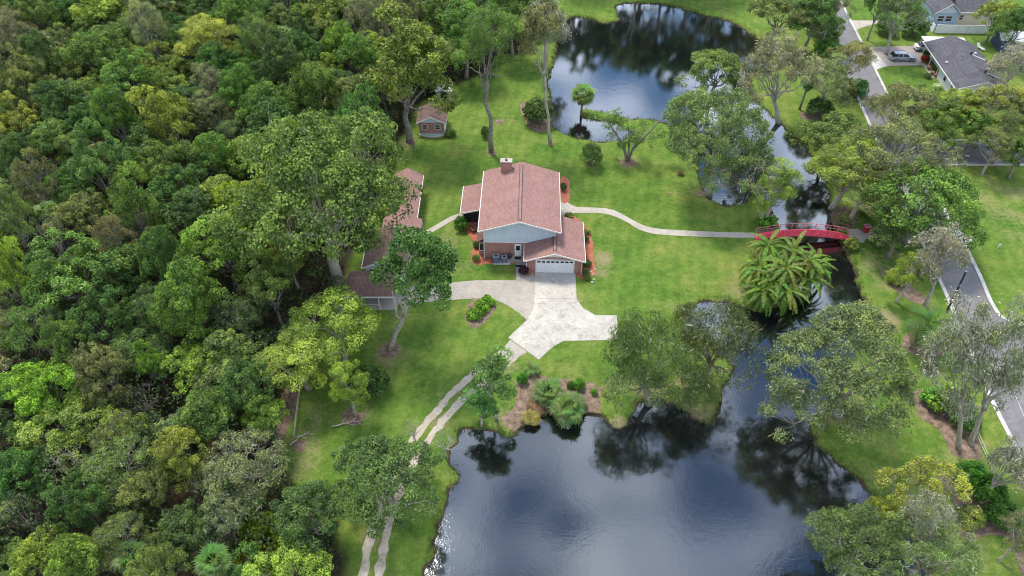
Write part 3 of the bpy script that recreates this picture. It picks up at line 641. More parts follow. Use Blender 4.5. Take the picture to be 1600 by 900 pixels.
pad = MB(); pad.prism([(HL(1.05, -1.55).x, HL(1.05, -1.55).y), (HL(3.45, -1.55).x, HL(3.45, -1.55).y), (HL(3.45, -0.35).x, HL(3.45, -0.35).y), (HL(1.05, -0.35).x, HL(1.05, -0.35).y)], 0.0, 0.1); struct(pad.build('concrete_pad', 'kerb_concrete'))
ac_unit(HL(1.5, -1.0, 0.1), 'larger air conditioner on the pad, the one farther from the white door', 0.45, 0.95)
ac_unit(HL(2.6, -0.95, 0.1), 'smaller air conditioner on the pad, the one nearer the white door', 0.38, 0.75)
def grill(p):
    t = thing('barbecue_grill', 'black kettle barbecue on legs between the air conditioners and stoop', 'barbecue', p)
    n = 12; prof = [(0.0, 0.5), (0.2, 0.54), (0.29, 0.68), (0.3, 0.76)]; b = MB(); b.sm = True
    for i in range(len(prof)):
        for k in range(n): b.v.append((prof[i][0] * math.cos(2 * math.pi * k / n), prof[i][0] * math.sin(2 * math.pi * k / n), prof[i][1]))
    for i in range(3): b.f += [(i * n + k, i * n + (k + 1) % n, (i + 1) * n + (k + 1) % n, (i + 1) * n + k) for k in range(n)]
    b.build('bowl', 'dark_metal', t); b2 = MB(); b2.sm = True; b2.v = [(x, y, 1.53 - z) for x, y, z in b.v]; b2.f = [f[::-1] for f in b.f]; b2.build('lid', 'dark_metal', t)
    for k in range(3):
        a = 2.1 * k + 0.4; b = MB(); b.tube([(0.15 * math.cos(a), 0.15 * math.sin(a), 0.55), (0.33 * math.cos(a), 0.33 * math.sin(a), 0)], [0.02, 0.02], 5); b.build('leg', 'dark_metal', t)
    part('handle', 'wood', t, (-0.08, 0.08, -0.02, 0.02, 1.03, 1.07))
grill(HL(3.3, -0.55))
def lathe(prof, n=14):
    b = MB(); b.sm = True
    for r, z in prof:
        for k in range(n): b.v.append((r * math.cos(2 * math.pi * k / n), r * math.sin(2 * math.pi * k / n), z))
    for i in range(len(prof) - 1): b.f += [(i * n + k, i * n + (k + 1) % n, (i + 1) * n + (k + 1) % n, (i + 1) * n + k) for k in range(n)]
    b.f.append(tuple(range(n))[::-1]); b.f.append(tuple((len(prof) - 1) * n + k for k in range(n)))
    return b
def planter(p, label, s=1.0):
    t = thing('planter', label, 'planter', p, 0, None, (s, s, s))
    lathe([(0.18, 0), (0.27, 0.3), (0.33, 0.45), (0.34, 0.52), (0.28, 0.52), (0.26, 0.44)]).build('pot', 'terracotta', t)
    return t
def door_mat(pt, w, d, label):
    t = MB(); t.box(-w / 2, w / 2, -d / 2, d / 2, 0, 0.025); t.box(-w / 2 + 0.05, w / 2 - 0.05, -d / 2 + 0.05, d / 2 - 0.05, 0.025, 0.035)
    tag(t.build('door_mat', 'mat_black', None, pt), label, 'door mat')
door_mat(HL(4.4, -0.5, 0.302), 0.85, 0.5, 'black door mat on the stoop below the white door')
door_mat(HL(4.55, -1.75, 0.032), 0.9, 0.4, 'black mat on the walkway in front of the stoop')
def patio_chair(p, rz):
    t = thing('garden_chair', 'wooden garden chair standing on red mulch by the dark porch', 'chair', p, rz)
    for k in range(5): part('slat', 'wood', t, (-0.28, 0.28, -0.25 + k * 0.11, -0.16 + k * 0.11, 0.38, 0.41))
    for k in range(4): part('back_slat', 'wood', t, (-0.26 + k * 0.14, -0.16 + k * 0.14, 0.28, 0.31, 0.4, 0.95))
    for x in (-0.3, 0.26):
        for y in (-0.26, 0.24): part('leg', 'wood', t, (x, x + 0.05, y, y + 0.05, 0, 0.6))
        part('armrest', 'wood', t, (x - 0.03, x + 0.08, -0.3, 0.3, 0.6, 0.63))
patio_chair(G(740, 362, 0.06), 0.6)

# ---- long outbuilding on the left
ob = thing('long_outbuilding', 'long single-storey red-roofed outbuilding under the trees left of the house', 'outbuilding', (-15.4, 67.2, 0), 0)
part('wall', 'brick', ob, (-1.9, 1.9, 6.6, 19.6, 0, 2.45)); part('wall', 'white_siding', ob, (-3.5, 1.4, 0.4, 6.59, 0, 2.45))
gable_roof(ob, -2.3, 2.3, 0.1, 2.42, 3.75, 5.4, 20.2, 'red_shingle'); fascia(ob, 2.3, 5.4, 20.2, 2.42, side=1)
gable_roof(ob, -3.85, 1.85, -1.0, 2.42, 3.7, 0.0, 7.2, 'brown_shingle'); rake(ob, -3.85, 1.85, -1.0, 2.42, 3.7, 0.0); fascia(ob, -3.85, 0.0, 7.2, 2.42, side=-1)
b = MB(); b.profile([(-3.5, 2.45), (1.4, 2.45), (-1.0, 3.66)], 0.38, 0.46); b.build('gable', 'pale_blue_siding', ob)
for u in (-2.9, -1.5, 0.1): window(ob, u, u + 0.9, 0.4, 0.9, 2.0)
b = MB(); b.profile([(2.25, 2.55), (3.0, 2.2), (3.0, 2.28), (2.25, 2.63)], 8.2, 10.2); b.build('porch_roof', 'red_shingle', ob)
for v in (8.25, 10.1): part('post', 'white_trim', ob, (2.9, 2.98, v, v + 0.08, 0, 2.2))
part('door', 'white_paint', ob, (1.903, 1.95, 7.4, 8.3, 0.05, 2.1)); window(ob, 8.7, 9.6, 1.9, 1.0, 2.0, 'right')
for v in (11.5, 14.0, 16.8): window(ob, v, v + 1.1, 1.9, 1.0, 2.0, 'right')
for v in (7.2, 8.1): part('rail_post', 'white_trim', ob, (2.9, 2.96, v, v + 0.06, 0, 0.95))
part('rail', 'white_trim', ob, (2.9, 2.96, 7.2, 8.2, 0.9, 0.97), (2.9, 2.96, 7.2, 8.2, 0.45, 0.5))

cp = thing('carport', 'brown-roofed open carport with white posts at the left end of the driveway', 'carport', (-20.7, 62.3, 0), 0)
b = MB(); b.profx([(-0.1, 2.25), (2.3, 3.0), (2.3, 3.1), (-0.1, 2.35)], 0, 6.3); b.build('roof', 'brown_shingle', cp)
b = MB(); b.profx([(2.3, 3.0), (4.5, 2.3), (4.5, 2.4), (2.3, 3.1)], 0, 6.3); b.build('roof', 'brown_shingle', cp)
part('fascia', 'white_trim', cp, (-0.03, 6.33, -0.17, -0.103, 2.18, 2.36))
for x in (0.1, 2.0, 4.1, 6.1): part('post', 'white_trim', cp, (x, x + 0.12, 0.0, 0.12, 0, 2.27))
for x in (0.1, 6.1): part('post', 'white_trim', cp, (x, x + 0.12, 4.2, 4.32, 0, 2.35))
part('floor', 'concrete', cp, (0, 6.3, -0.1, 4.5, -0.05, 0.05)); part('rear_wall', 'grey_wood', cp, (0.2, 6.1, 4.33, 4.4, 0.05, 2.2)); part('rail', 'white_trim', cp, (0.22, 4.1, 0.03, 0.09, 0.75, 0.83))

# ---- small brick playhouse and the shed behind it
pl = thing('brick_playhouse', 'little red brick playhouse with two white-framed windows at the edge of the wood', 'playhouse', (-15.35, 102.5, 0), R(-1))
part('wall', 'brick', pl, (0, 4.2, 0, 4.4, 0, 2.2)); b = MB(); b.profile([(-0.02, 2.2), (4.22, 2.2), (2.1, 3.2)], -0.03, 4.4); b.build('gable', 'pale_blue_siding', pl)
gable_roof(pl, -0.35, 4.55, 2.1, 2.1, 3.25, -0.25, 4.7, 'brown_shingle', 0.1); rake(pl, -0.35, 4.55, 2.1, 2.1, 3.25, -0.25, th=0.1)
part('side_panel', 'white_siding', pl, (4.202, 4.26, 0.0, 4.4, 0.1, 2.15))
for u in (0.65, 2.75): window(pl, u, u + 0.75, 0.0, 1.0, 1.75)
arc = [(2.1 + 2.1 * math.sin(R(a)), -0.05 - 1.1 * math.cos(R(a))) for a in range(-90, 91, 12)]
b = MB(); b.prism(arc, 0, 0.22); b.build('step', 'pale_green_deck', pl); b = MB(); b.prism([(2.1 + (p[0] - 2.1) * 1.03, p[1] - 0.05 if p[1] < -0.2 else p[1]) for p in arc], 0, 0.1); b.build('step_edge', 'brick', pl)
s2 = thing('tin_roofed_shed', 'small dark shed with pale tin roof half hidden behind the brick playhouse', 'shed', (-13.2, 112.9, 0), 0)
part('wall', 'grey_wood', s2, (0, 2.6, 0, 2.4, 0, 2.0)); b = MB(); b.profx([(-0.25, 2.05), (2.6, 2.35), (2.6, 2.42), (-0.25, 2.12)], -0.2, 2.8); b.build('roof', 'tin_roof', s2)
part('door', 'dark_screen', s2, (0.7, 1.8, -0.04, -0.003, 0.05, 1.85))
for k in range(5): part('roof_rib', 'tin_roof', s2, (-0.1 + k * 0.6, -0.05 + k * 0.6, 0.0, 2.5, 2.36, 2.44))
t = thing('rubbish_bin', 'dark wheeled bin on the grass beside the tin-roofed shed', 'bin', G(711, 156), 0.2)
b = MB(); b.add([(-0.26, -0.28, 0.06), (0.26, -0.28, 0.06), (0.26, 0.28, 0.06), (-0.26, 0.28, 0.06), (-0.36, -0.4, 1.05), (0.36, -0.4, 1.05), (0.36, 0.4, 1.05), (-0.36, 0.4, 1.05)], ((3, 2, 1, 0), (4, 5, 6, 7), (0, 1, 5, 4), (1, 2, 6, 5), (2, 3, 7, 6), (3, 0, 4, 7))); b.build('body', 'dark_metal', t)
part('lid', 'dark_metal', t, (-0.39, 0.39, -0.44, 0.44, 1.052, 1.12))
for x in (-0.28, 0.22):
    b = MB(); b.tube([(x, 0.3, 0.1), (x + 0.06, 0.3, 0.1)], [0.1, 0.1], 10); b.build('wheel', 'tyre', t)

# ---- red arched footbridge
br = thing('footbridge', 'bright red arched wooden footbridge over the dark channel', 'bridge', (33.9, 75.55, 0), R(-0.8))
BL, BW, NB = 13.0, 1.25, 8
def dz(s): return 0.08 + 1.0 * 4 * s * (1 - s)
NPL = 48
for k in range(NPL):                                              # deck planks
    s0, s1 = k / NPL, (k + 1) / NPL; b = MB(); z0, z1 = dz(s0), dz(s1); x0, x1 = s0 * BL, s1 * BL - 0.018
    b.add([(x0, 0.07, z0), (x1, 0.07, z1), (x1, BW, z1), (x0, BW, z0), (x0, 0.07, z0 - 0.06), (x1, 0.07, z1 - 0.06), (x1, BW, z1 - 0.06), (x0, BW, z0 - 0.06)], ((0, 1, 2, 3), (7, 6, 5, 4), (4, 5, 1, 0), (5, 6, 2, 1), (6, 7, 3, 2), (7, 4, 0, 3))); b.build('plank', 'bridge_red', br)
for row, (h0, h1) in enumerate(((-0.2, 0.34), (0.36, 0.88))):
    for k in range(NB):
        b = MB(); sg = 4; top, bot = [], []
        for j in range(sg + 1):
            s = (k + j / sg) / NB; x = s * BL
            if j == 0: x += 0.03
            if j == sg: x -= 0.03
            bot.append((x, dz(s) + h0 * (1 if row else (0.4 + 0.6 * min(1, 4 * s, 4 * (1 - s)))))); top.append((x, dz(s) + h1 * min(1, 0.55 + 3 * s, 0.55 + 3 * (1 - s))))
        b.profile(bot + top[::-1], 0.0, 0.05); b.build('side_panel', 'bridge_red', br)
b = MB(); b.tube([(s / 20 * BL, 0.03, dz(s / 20) + 0.92 * min(1, 0.55 + 3 * s / 20, 0.55 + 3 * (1 - s / 20))) for s in range(21)], [0.05] * 21, 6); b.build('handrail', 'bridge_red', br)
for k in range(NB + 1):
    s = k / NB; b = MB(); b.box(s * BL - 0.045, s * BL + 0.045, BW + 0.002, BW + 0.09, dz(s) - 0.2, dz(s) + 0.96); b.build('post', 'bridge_rail', br)
for h, rr in ((0.98, 0.045), (0.55, 0.03)):
    b = MB(); b.tube([(s / 20 * BL, BW + 0.045, dz(s / 20) + h) for s in range(21)], [rr] * 21, 6); b.build('handrail', 'bridge_rail', br)
for y in (0.12, BW - 0.06):
    b = MB(); b.profile([(s / 16 * BL, dz(s / 16) - 0.065) for s in range(17)] + [(s / 16 * BL, dz(s / 16) - 0.26 + 0.15 * (1 if s in (0, 16) else 0)) for s in range(16, -1, -1)], y, y + 0.1); b.build('beam', 'dark_bark', br)

t = thing('litter_bin', 'square red bin with pale top on the paving at the right end of the bridge', 'bin', G(1352, 362), 0.1)
b = MB(); b.add([(-0.32, -0.32, 0.03), (0.32, -0.32, 0.03), (0.32, 0.32, 0.03), (-0.32, 0.32, 0.03), (-0.38, -0.38, 1.0), (0.38, -0.38, 1.0), (0.38, 0.38, 1.0), (-0.38, 0.38, 1.0)], ((3, 2, 1, 0), (4, 5, 6, 7), (0, 1, 5, 4), (1, 2, 6, 5), (2, 3, 7, 6), (3, 0, 4, 7))); b.build('body', 'bin_red', t)
part('lid', 'bridge_rail', t, (-0.41, 0.41, -0.41, 0.41, 1.002, 1.1)); part('slot', 'dark_metal', t, (-0.2, 0.2, -0.1, 0.1, 1.101, 1.12))

# ---- street pole
p0 = G(1478, 490); t = thing('utility_pole', 'dark leaning utility pole at the left kerb of the road', 'pole', p0)
b = MB(); b.tube([(0, 0, -0.3), (0.03, 0.4, 3.2), (0.06, 0.85, 6.4)], [0.15, 0.13, 0.11], 8); b.build('shaft', 'dark_metal', t)
b = MB(); b.tube([(0.06, 0.85, 6.4), (0.06, 0.86, 6.5)], [0.14, 0.1], 8); b.build('cap', 'grey_metal', t); part('bracket', 'grey_metal', t, (-0.05, 0.17, 0.45, 0.68, 4.2, 4.6))
for px, py, lab in ((1559, 387, 'larger white marker stake standing in the mown verge right of the road'), (1530, 391.5, 'tiny white marker peg low in the grass near the storm drain')):
    big = px == 1559; t = thing('marker_stake', lab, 'marker', G(px, py)); k = 1.0 if big else 0.5
    part('post', 'white_trim', t, (-0.04 * k, 0.04 * k, -0.03, 0.03, 0, 0.55 * k)); part('plate', 'white_trim', t, (-0.2 * k, 0.2 * k, -0.06, -0.032, 0.4 * k, 0.75 * k))
def rail_fence(pts_px, label, m='grey_wood', gap=2.6, h=0.85):
    P = gl(pts_px); t = thing('rail_fence', label, 'fence', P[0])
    for a, c in zip(P[:-1], P[1:]):
        n = max(1, int((c - a).length / gap))
        for k in range(n + (c is P[-1])):
            q = a + (c - a) * (k / n) - P[0]; b = MB(); b.box(q.x - 0.045, q.x + 0.045, q.y - 0.045, q.y + 0.045, -0.05, h); b.build('post', m, t)
        for z in (h - 0.07, h * 0.5):
            b = MB(); b.tube([a - P[0] + Vector((0, 0, z)), c - P[0] + Vector((0, 0, z))], [0.035, 0.035], 4); b.build('rail', m, t)
rail_fence([(1516, 664), (1548, 738), (1572, 800), (1612, 892)], 'thin grey rail fence along the mulch beds left of the road verge')
rail_fence([(471, 606), (466, 640), (461, 684)], 'short thin pale fence between the woodland mulch and the lawn')

# ---- neighbour's charcoal-roofed house
nh = thing('bungalow', 'white bungalow with big charcoal roof next to the silver car', 'house', (76.9, 112.6, 0), R(-5.5))
part('wall', 'white_siding', nh, (0.55, 8.7, 0.4, 9.2, 0, 2.5)); part('wall', 'white_siding', nh, (1.9, 8.7, 9.21, 17.6, 0, 2.5))
b = MB(); b.profile([(0.55, 2.5), (8.7, 2.5), (4.6, 3.9)], 0.38, 0.46); b.build('gable', 'white_siding', nh)
gable_roof(nh, 0, 9.25, 4.6, 2.45, 4.0, 0, 18, 'charcoal_shingle', vent=None); rake(nh, 0, 9.25, 4.6, 2.45, 4.0, 0); fascia(nh, 0, 0, 18, 2.45, side=-1)
for v in (2.0, 5.6): window(nh, v, v + 0.9, 0.55, 1.0, 2.1, 'left')
window(nh, 10.8, 12.2, 1.9, 0.8, 2.0, 'left'); part('door', 'wood', nh, (1.85, 1.897, 9.5, 10.4, 0.05, 2.1))
for v in (9.4, 13.4, 17.5): part('porch_post', 'white_trim', nh, (0.35, 0.47, v, v + 0.12, 0, 2.45))
for (u0, u1, v) in ((6.1, 8.7, 4.2), (6.0, 8.6, 11.0)):
    z = lambda u: 4.0 - (u - 4.6) / 4.65 * 1.55 + 0.13
    b = MB(); b.add([(u0, v, z(u0)), (u1, v - 0.15, z(u1)), (u1, v + 0.25, z(u1)), (u0, v + 0.3, z(u0)), (u0, v, z(u0) + 0.06), (u1, v - 0.15, z(u1) + 0.06), (u1, v + 0.25, z(u1) + 0.06), (u0, v + 0.3, z(u0) + 0.06)], ((3, 2, 1, 0), (4, 5, 6, 7), (0, 1, 5, 4), (1, 2, 6, 5), (2, 3, 7, 6), (3, 0, 4, 7))); pp = b.build('vent_flashing', 'tin_roof', nh)
    lathe([(0.16, z(u0) - 0.1), (0.16, z(u0) + 0.45), (0.22, z(u0) + 0.46), (0.2, z(u0) + 0.55)], 10).build('vent_pipe', 'dark_metal', nh, (u0 - 0.25, v + 0.15, 0))
for (u, v) in ((7.6, 6.8), (7.2, 12.5), (1.1, 9.0)): lathe([(0.2, 0), (0.24, 0.15), (0.12, 0.28)], 10).build('roof_vent', 'white_trim', nh, (u, v, 4.02 - abs(u - 4.6) / 4.65 * 1.55 + 0.1))
part('carport_roof', 'white_trim', nh, (0.3, 8.2, 18.02, 20.6, 2.45, 2.58))
for u in (0.5, 4.0, 7.9): part('carport_post', 'white_trim', nh, (u, u + 0.1, 20.3, 20.4, 0, 2.45))

# ---- pale house, fence and navy shed in the top right corner
h2 = thing('blue_house', 'pale blue and cream house with grey roof in the top right corner', 'house', (86.2, 143.0, 0), R(-3))
part('wall', 'blue_siding', h2, (0, 4.6, 0, 7, 0, 2.9)); b = MB(); b.profile([(-0.02, 2.9), (4.62, 2.9), (2.5, 4.6)], -0.03, 7); b.build('gable', 'pale_blue_siding', h2)
gable_roof(h2, -0.4, 5.0, 2.5, 2.75, 4.75, -0.4, 7.4, 'charcoal_shingle'); rake(h2, -0.4, 5.0, 2.5, 2.75, 4.75, -0.4)
part('side_wall', 'cream_siding', h2, (4.61, 12.2, 0.6, 7, 0, 3.0)); b = MB(); b.profx([(0.2, 2.85), (4.6, 4.9), (4.6, 5.02), (0.2, 2.97)], 4.3, 12.8); b.build('main_roof', 'charcoal_shingle', h2)
b = MB(); b.profx([(4.6, 4.9), (9.0, 2.85), (9.0, 2.97), (4.6, 5.02)], 4.3, 12.8); b.build('main_roof', 'charcoal_shingle', h2); part('eave_board', 'white_trim', h2, (4.3, 12.8, 0.12, 0.197, 2.78, 2.98))
for u in (0.7, 2.3): window(h2, u, u + 1.2, 0, 1.2, 2.2)
window(h2, 5.3, 6.0, 0.6, 1.3, 2.2); part('porch_floor', 'blue_grey', h2, (0.2, 4.5, -1.8, -0.04, 0, 0.5)); part('porch_rail', 'white_trim', h2, (0.2, 4.5, -1.82, -1.75, 1.1, 1.2))
for u in (0.25, 2.3, 4.4): part('porch_post', 'white_trim', h2, (u, u + 0.1, -1.82, -1.74, 0.5, 1.1))
fn = thing('panel_fence', 'white vinyl panel fence in front of the pale blue house', 'fence', (85.6, 139.8, 0), R(-1.5))
for k in range(5):
    x = k * 2.1; part('panel', 'white_paint', fn, (x + 0.07, x + 2.05, -0.03, 0.03, 0.06, 1.65)); part('post', 'white_trim', fn, (x - 0.06, x + 0.06, -0.06, 0.06, 0, 1.78)); part('top_rail', 'white_trim', fn, (x + 0.07, x + 2.05, -0.045, 0.045, 1.652, 1.74))
part('post', 'white_trim', fn, (10.44, 10.56, -0.06, 0.06, 0, 1.78))
for k in range(2):
    y = k * 2.0; part('panel', 'white_paint', fn, (-0.42 - k * 0.75 - 0.03, -0.36 - k * 0.75 + 0.03, y + 0.1, y + 1.95, 0.06, 1.65))
ns = thing('navy_shed', 'dark navy garden shed with pale tin roof behind the bungalow', 'shed', (94.5, 132.0, 0), R(-8))
part('wall', 'navy_wall', ns, (0, 5.2, 0, 4.2, 0, 2.3)); b = MB(); b.profx([(-0.3, 2.25), (2.1, 3.0), (2.1, 3.07), (-0.3, 2.32)], -0.3, 5.5); b.build('roof', 'tin_roof', ns)
b = MB(); b.profx([(2.1, 3.0), (4.5, 2.25), (4.5, 2.32), (2.1, 3.07)], -0.3, 5.5); b.build('roof', 'tin_roof', ns); window(ns, 2.8, 3.8, 0, 1.1, 1.9); part('door', 'blue_grey', ns, (0.9, 1.9, -0.05, -0.003, 0.05, 2.0))
t = thing('lounge_chair', 'white slatted lounge chair on the back lawn beside the bungalow', 'chair', G(1531, 77), 0.3)
for k in range(6): part('slat', 'white_paint', t, (-0.35, 0.35, -0.9 + k * 0.22, -0.76 + k * 0.22, 0.36, 0.4))
b = MB(); b.add([(-0.35, 0.45, 0.38), (0.35, 0.45, 0.38), (0.35, 0.95, 0.95), (-0.35, 0.95, 0.95), (-0.35, 0.5, 0.36), (0.35, 0.5, 0.36), (0.35, 1.0, 0.93), (-0.35, 1.0, 0.93)], ((0, 1, 2, 3), (7, 6, 5, 4), (4, 5, 1, 0), (5, 6, 2, 1), (6, 7, 3, 2), (7, 4, 0, 3))); b.build('backrest', 'white_paint', t)
for x in (-0.36, 0.31):
    for y in (-0.8, 0.4): part('leg', 'white_paint', t, (x, x + 0.05, y, y + 0.05, 0, 0.36))

# ---- cars
def car(p, rz, label, paint, L=4.8, wagon=True):
    t = thing('parked_car', label, 'car', p, rz); W = 0.9
    def sect(prof, w, tw=None):
        b = MB(); b.sm = False; n = len(prof); tw = tw or [w] * n
        for sgn in (-1, 1):
            for (x, z), ww in zip(prof, tw): b.v.append((x, sgn * ww, z))
        b.f = [tuple(range(n)), tuple(range(n, 2 * n))[::-1]] + [((i + 1) % n, i, n + i, n + (i + 1) % n) for i in range(n)]
        return b
    h = L / 2
    lower = [(-h, 0.4), (-h + 0.08, 0.28), (h - 0.12, 0.28), (h, 0.42), (h - 0.02, 0.62), (h - 0.25, 0.78), (h - 1.25, 0.93), (-h + 0.1, 0.96), (-h + 0.01, 0.7)]
    o = sect(lower, W, [W * k for k in (0.9, 0.95, 0.95, 0.86, 0.84, 0.88, 0.95, 0.93, 0.92)]).build('body', paint, t)
    bv = o.modifiers.new('bevel', 'BEVEL'); bv.width = 0.06; bv.segments = 2
    if wagon: cab = [(h - 1.35, 0.93), (h - 2.05, 1.42), (-h + 0.55, 1.44), (-h + 0.12, 0.96)]
    else: cab = [(h - 1.35, 0.93), (h - 2.05, 1.4), (-h + 1.3, 1.38), (-h + 0.6, 0.96)]
    sect(cab, W, [W * 0.9, W * 0.7, W * 0.7, W * 0.88]).build('windows', 'glass', t)
    rf = [(cab[1][0] + 0.02, 1.415), (cab[2][0] - 0.02, 1.435), (cab[2][0] + 0.06, 1.475), ((cab[1][0] + cab[2][0]) / 2, 1.51), (cab[1][0] - 0.08, 1.465)]
    o = sect(rf, W * 0.71).build('roof', paint, t); bv = o.modifiers.new('bevel', 'BEVEL'); bv.width = 0.03; bv.segments = 2
    for x in (cab[1][0] - 0.75, cab[1][0] - 1.55):
        for s in (-1, 1):
            b = MB(); b.add([(x - 0.05, s * W * 0.905, 0.94), (x + 0.05, s * W * 0.905, 0.94), (x + 0.05, s * W * 0.71, 1.44), (x - 0.05, s * W * 0.71, 1.44)], ((0, 1, 2, 3),)); b.build('pillar', paint, t)
    for s in (-1, 1):
        if wagon: b = MB(); b.tube([(cab[1][0] - 0.1, s * 0.56, 1.48), (cab[1][0] - 0.3, s * 0.56, 1.56), (cab[2][0] + 0.3, s * 0.56, 1.56), (cab[2][0] + 0.1, s * 0.56, 1.48)], [0.02] * 4, 5); b.build('roof_rail', 'dark_metal', t)
        for x in (-h + 0.95, h - 0.95):
            b = MB(); b.tube([(x, s * (W - 0.17), 0.32), (x, s * (W + 0.015), 0.32)], [0.32, 0.32], 16); w = b.build('wheel', 'tyre', t)
            b = MB(); b.tube([(x, s * (W + 0.01), 0.32), (x, s * (W + 0.03), 0.32)], [0.2, 0.19], 12); b.build('rim', 'rim', w)
        b = MB(); b.box(h - 0.22, h - 0.02, s * 0.62 - 0.14, s * 0.62 + 0.14, 0.62, 0.74); b.build('headlight', 'lamp_white', t)
        b = MB(); b.box(-h - 0.005, -h + 0.1, s * 0.7 - 0.12, s * 0.7 + 0.1, 0.72, 0.92); b.build('tail_lamp', 'lamp_red', t)
        b = MB(); b.box(cab[0][0] - 0.25, cab[0][0] - 0.1, s * (W + 0.02) - 0.09, s * (W + 0.02) + 0.09, 0.95, 1.07); b.build('mirror', paint, t)
car(G(1409, 93.5, 0.03), R(-3), 'silver estate car parked on the paved drive of the bungalow', 'car_silver')
car(G(1445, 78, 0.03), R(-4), 'white car tucked under the eaves of the bungalow', 'car_white', 4.3, False)
for px, py, lab, s in ((1450, 108, 'terracotta planter on the walkway closest to the silver car', 1.1), (1456, 116, 'terracotta planter beside the brown door of the bungalow', 1.0), (1461, 120, 'terracotta planter farthest from the car, by the bungalow corner', 0.9)): planter(G(px, py, 0.03), lab, s)
planter(HL(6.05, -3.35, 0.03), 'brown planter pot standing left of the garage door', 1.0)
planter(HL(5.75, -3.5, 0.03), 'second brown pot beside the purple shrub near the garage', 0.8)
rgs = random.Random(5)
for i, (px, py) in enumerate(((923, 425), (927, 429), (930, 421), (928, 437), (925, 441))):
    bm = bmesh.new(); bmesh.ops.create_icosphere(bm, subdivisions=2, radius=0.17)
    for v in bm.verts: v.co *= 1 + rgs.uniform(-0.18, 0.18); v.co.z *= 0.7
    m_ = bpy.data.meshes.new('garden_stone'); bm.to_mesh(m_); bm.free(); m_.materials.append(MATS['stone'])
    tag(link('garden_stone', m_, None, G(px, py, 0.05)), 'pale stone edging the red mulch right of the garage, ' + ('second from the back', 'middle one', 'farthest back', 'second from the front', 'front one')[i], 'stone', 'stones edging the red mulch')

# ------------------------------------------------------------------ vegetation
def np_mesh(name, V, F4, m, tone=None, smooth_=False):
    me = bpy.data.meshes.new(name); n = len(V)
    me.vertices.add(n); me.vertices.foreach_set('co', np.asarray(V, np.float32).ravel())
    F4 = np.asarray(F4, np.int32)
    me.loops.add(F4.size); me.loops.foreach_set('vertex_index', F4.ravel())
    me.polygons.add(len(F4)); me.polygons.foreach_set('loop_start', np.arange(0, F4.size, F4.shape[1], dtype=np.int32))
    me.update(calc_edges=True)
    if tone is not None:
        a = me.attributes.new('tone', 'FLOAT', 'FACE'); a.data.foreach_set('value', np.clip(tone, 0, 1).astype(np.float32))
    me.materials.append(MATS[m]); return me
def unit(a): return a / (np.linalg.norm(a, axis=-1, keepdims=True) + 1e-9)
def leaves(rs, C, D, rad, per, L, W, flat=0.75, up=0.5, droop=0.0, scatter=0.6, jit=0.2):
    """leaf blades round the clump centres C (outward directions D)"""
    n = len(C); c = np.repeat(C, per, 0); d = np.repeat(D, per, 0); r = np.repeat(np.broadcast_to(rad, (n,)), per)
    q = unit(rs.normal(size=c.shape) + d * 0.55 + np.array([0, 0, 0.25]))
    pos = c + q * (r * rs.uniform(0.35, 1.0, len(c)) ** 0.6)[:, None] * np.array([1, 1, flat])
    N = unit(q * 0.7 + np.array([0, 0, up]) + rs.normal(size=c.shape) * scatter)
    T = unit(np.cross(N, rs.normal(size=c.shape))); T[:, 2] -= droop; T = unit(T); B = unit(np.cross(N, T))
    l = (L * rs.uniform(0.6, 1.35, len(c)))[:, None]; w = (W * rs.uniform(0.6, 1.35, len(c)))[:, None]
    V = np.stack([pos - T * l * 0.5, pos + B * w * 0.5 + N * l * 0.12, pos + T * l * 0.5, pos - B * w * 0.5 + N * l * 0.12], 1).reshape(-1, 3)
    F = np.arange(len(V)).reshape(-1, 4)
    tone = np.repeat(rs.normal(0.46, 0.19, n), per) + rs.normal(0, jit, len(c))
    return V, F, tone
def join(parts):
    V, F, T, o = [], [], [], 0
    for v, f, t in parts: V.append(v); F.append(f + o); T.append(t); o += len(v)
    return np.concatenate(V), np.concatenate(F), np.concatenate(T)
def crown_points(rs, r, zc, hz, nl, ncl, lobe=0.46, low=-0.35):
    """clump centres over the lobes of an uneven crown"""
    lobes = []
    for k in range(nl):
        a = 2.4 * k + rs.uniform(-0.5, 0.5); q = math.sqrt((k + 0.5) / nl) * rs.uniform(0.75, 1.0)
        z = zc + hz * (math.sqrt(max(0.05, 1 - q * q)) * 0.75 - 0.25 - rs.uniform(0, 0.5) * q ** 2) + rs.normal(0, 0.15) * hz
        lobes.append((np.array([math.cos(a) * q * r * 0.72, math.sin(a) * q * r * 0.72, z]), r * lobe * rs.uniform(0.58, 1.25)))
    C, D = [], []
    per = max(4, ncl // nl)
    for c, lr in lobes:
        u = unit(rs.normal(size=(per * 3, 3)) + np.array([0, 0, 0.5])); u = u[u[:, 2] > low][:per]
        C.append(c + u * lr * np.array([1, 1, 0.72]) * rs.uniform(0.72, 1.0, (len(u), 1))); D.append(u)
    C, D = np.concatenate(C), np.concatenate(D)
    keep = np.ones(len(C), bool)
    for i, (c, lr) in enumerate(lobes):        # drop clumps buried deep inside another lobe
        keep &= ~(np.linalg.norm((C - c) / np.array([1, 1, 0.72]), axis=1) < lr * 0.6)
    return C[keep], D[keep], lobes
def wiggle(rs, a, b, n, amp):
    a, b = np.asarray(a, float), np.asarray(b, float); L = np.linalg.norm(b - a); P = []
    for i in range(n + 1):
        t = i / n; p = a + (b - a) * t
        if 0 < i < n: p = p + rs.normal(size=3) * amp * L
        P.append(tuple(p))
    return P
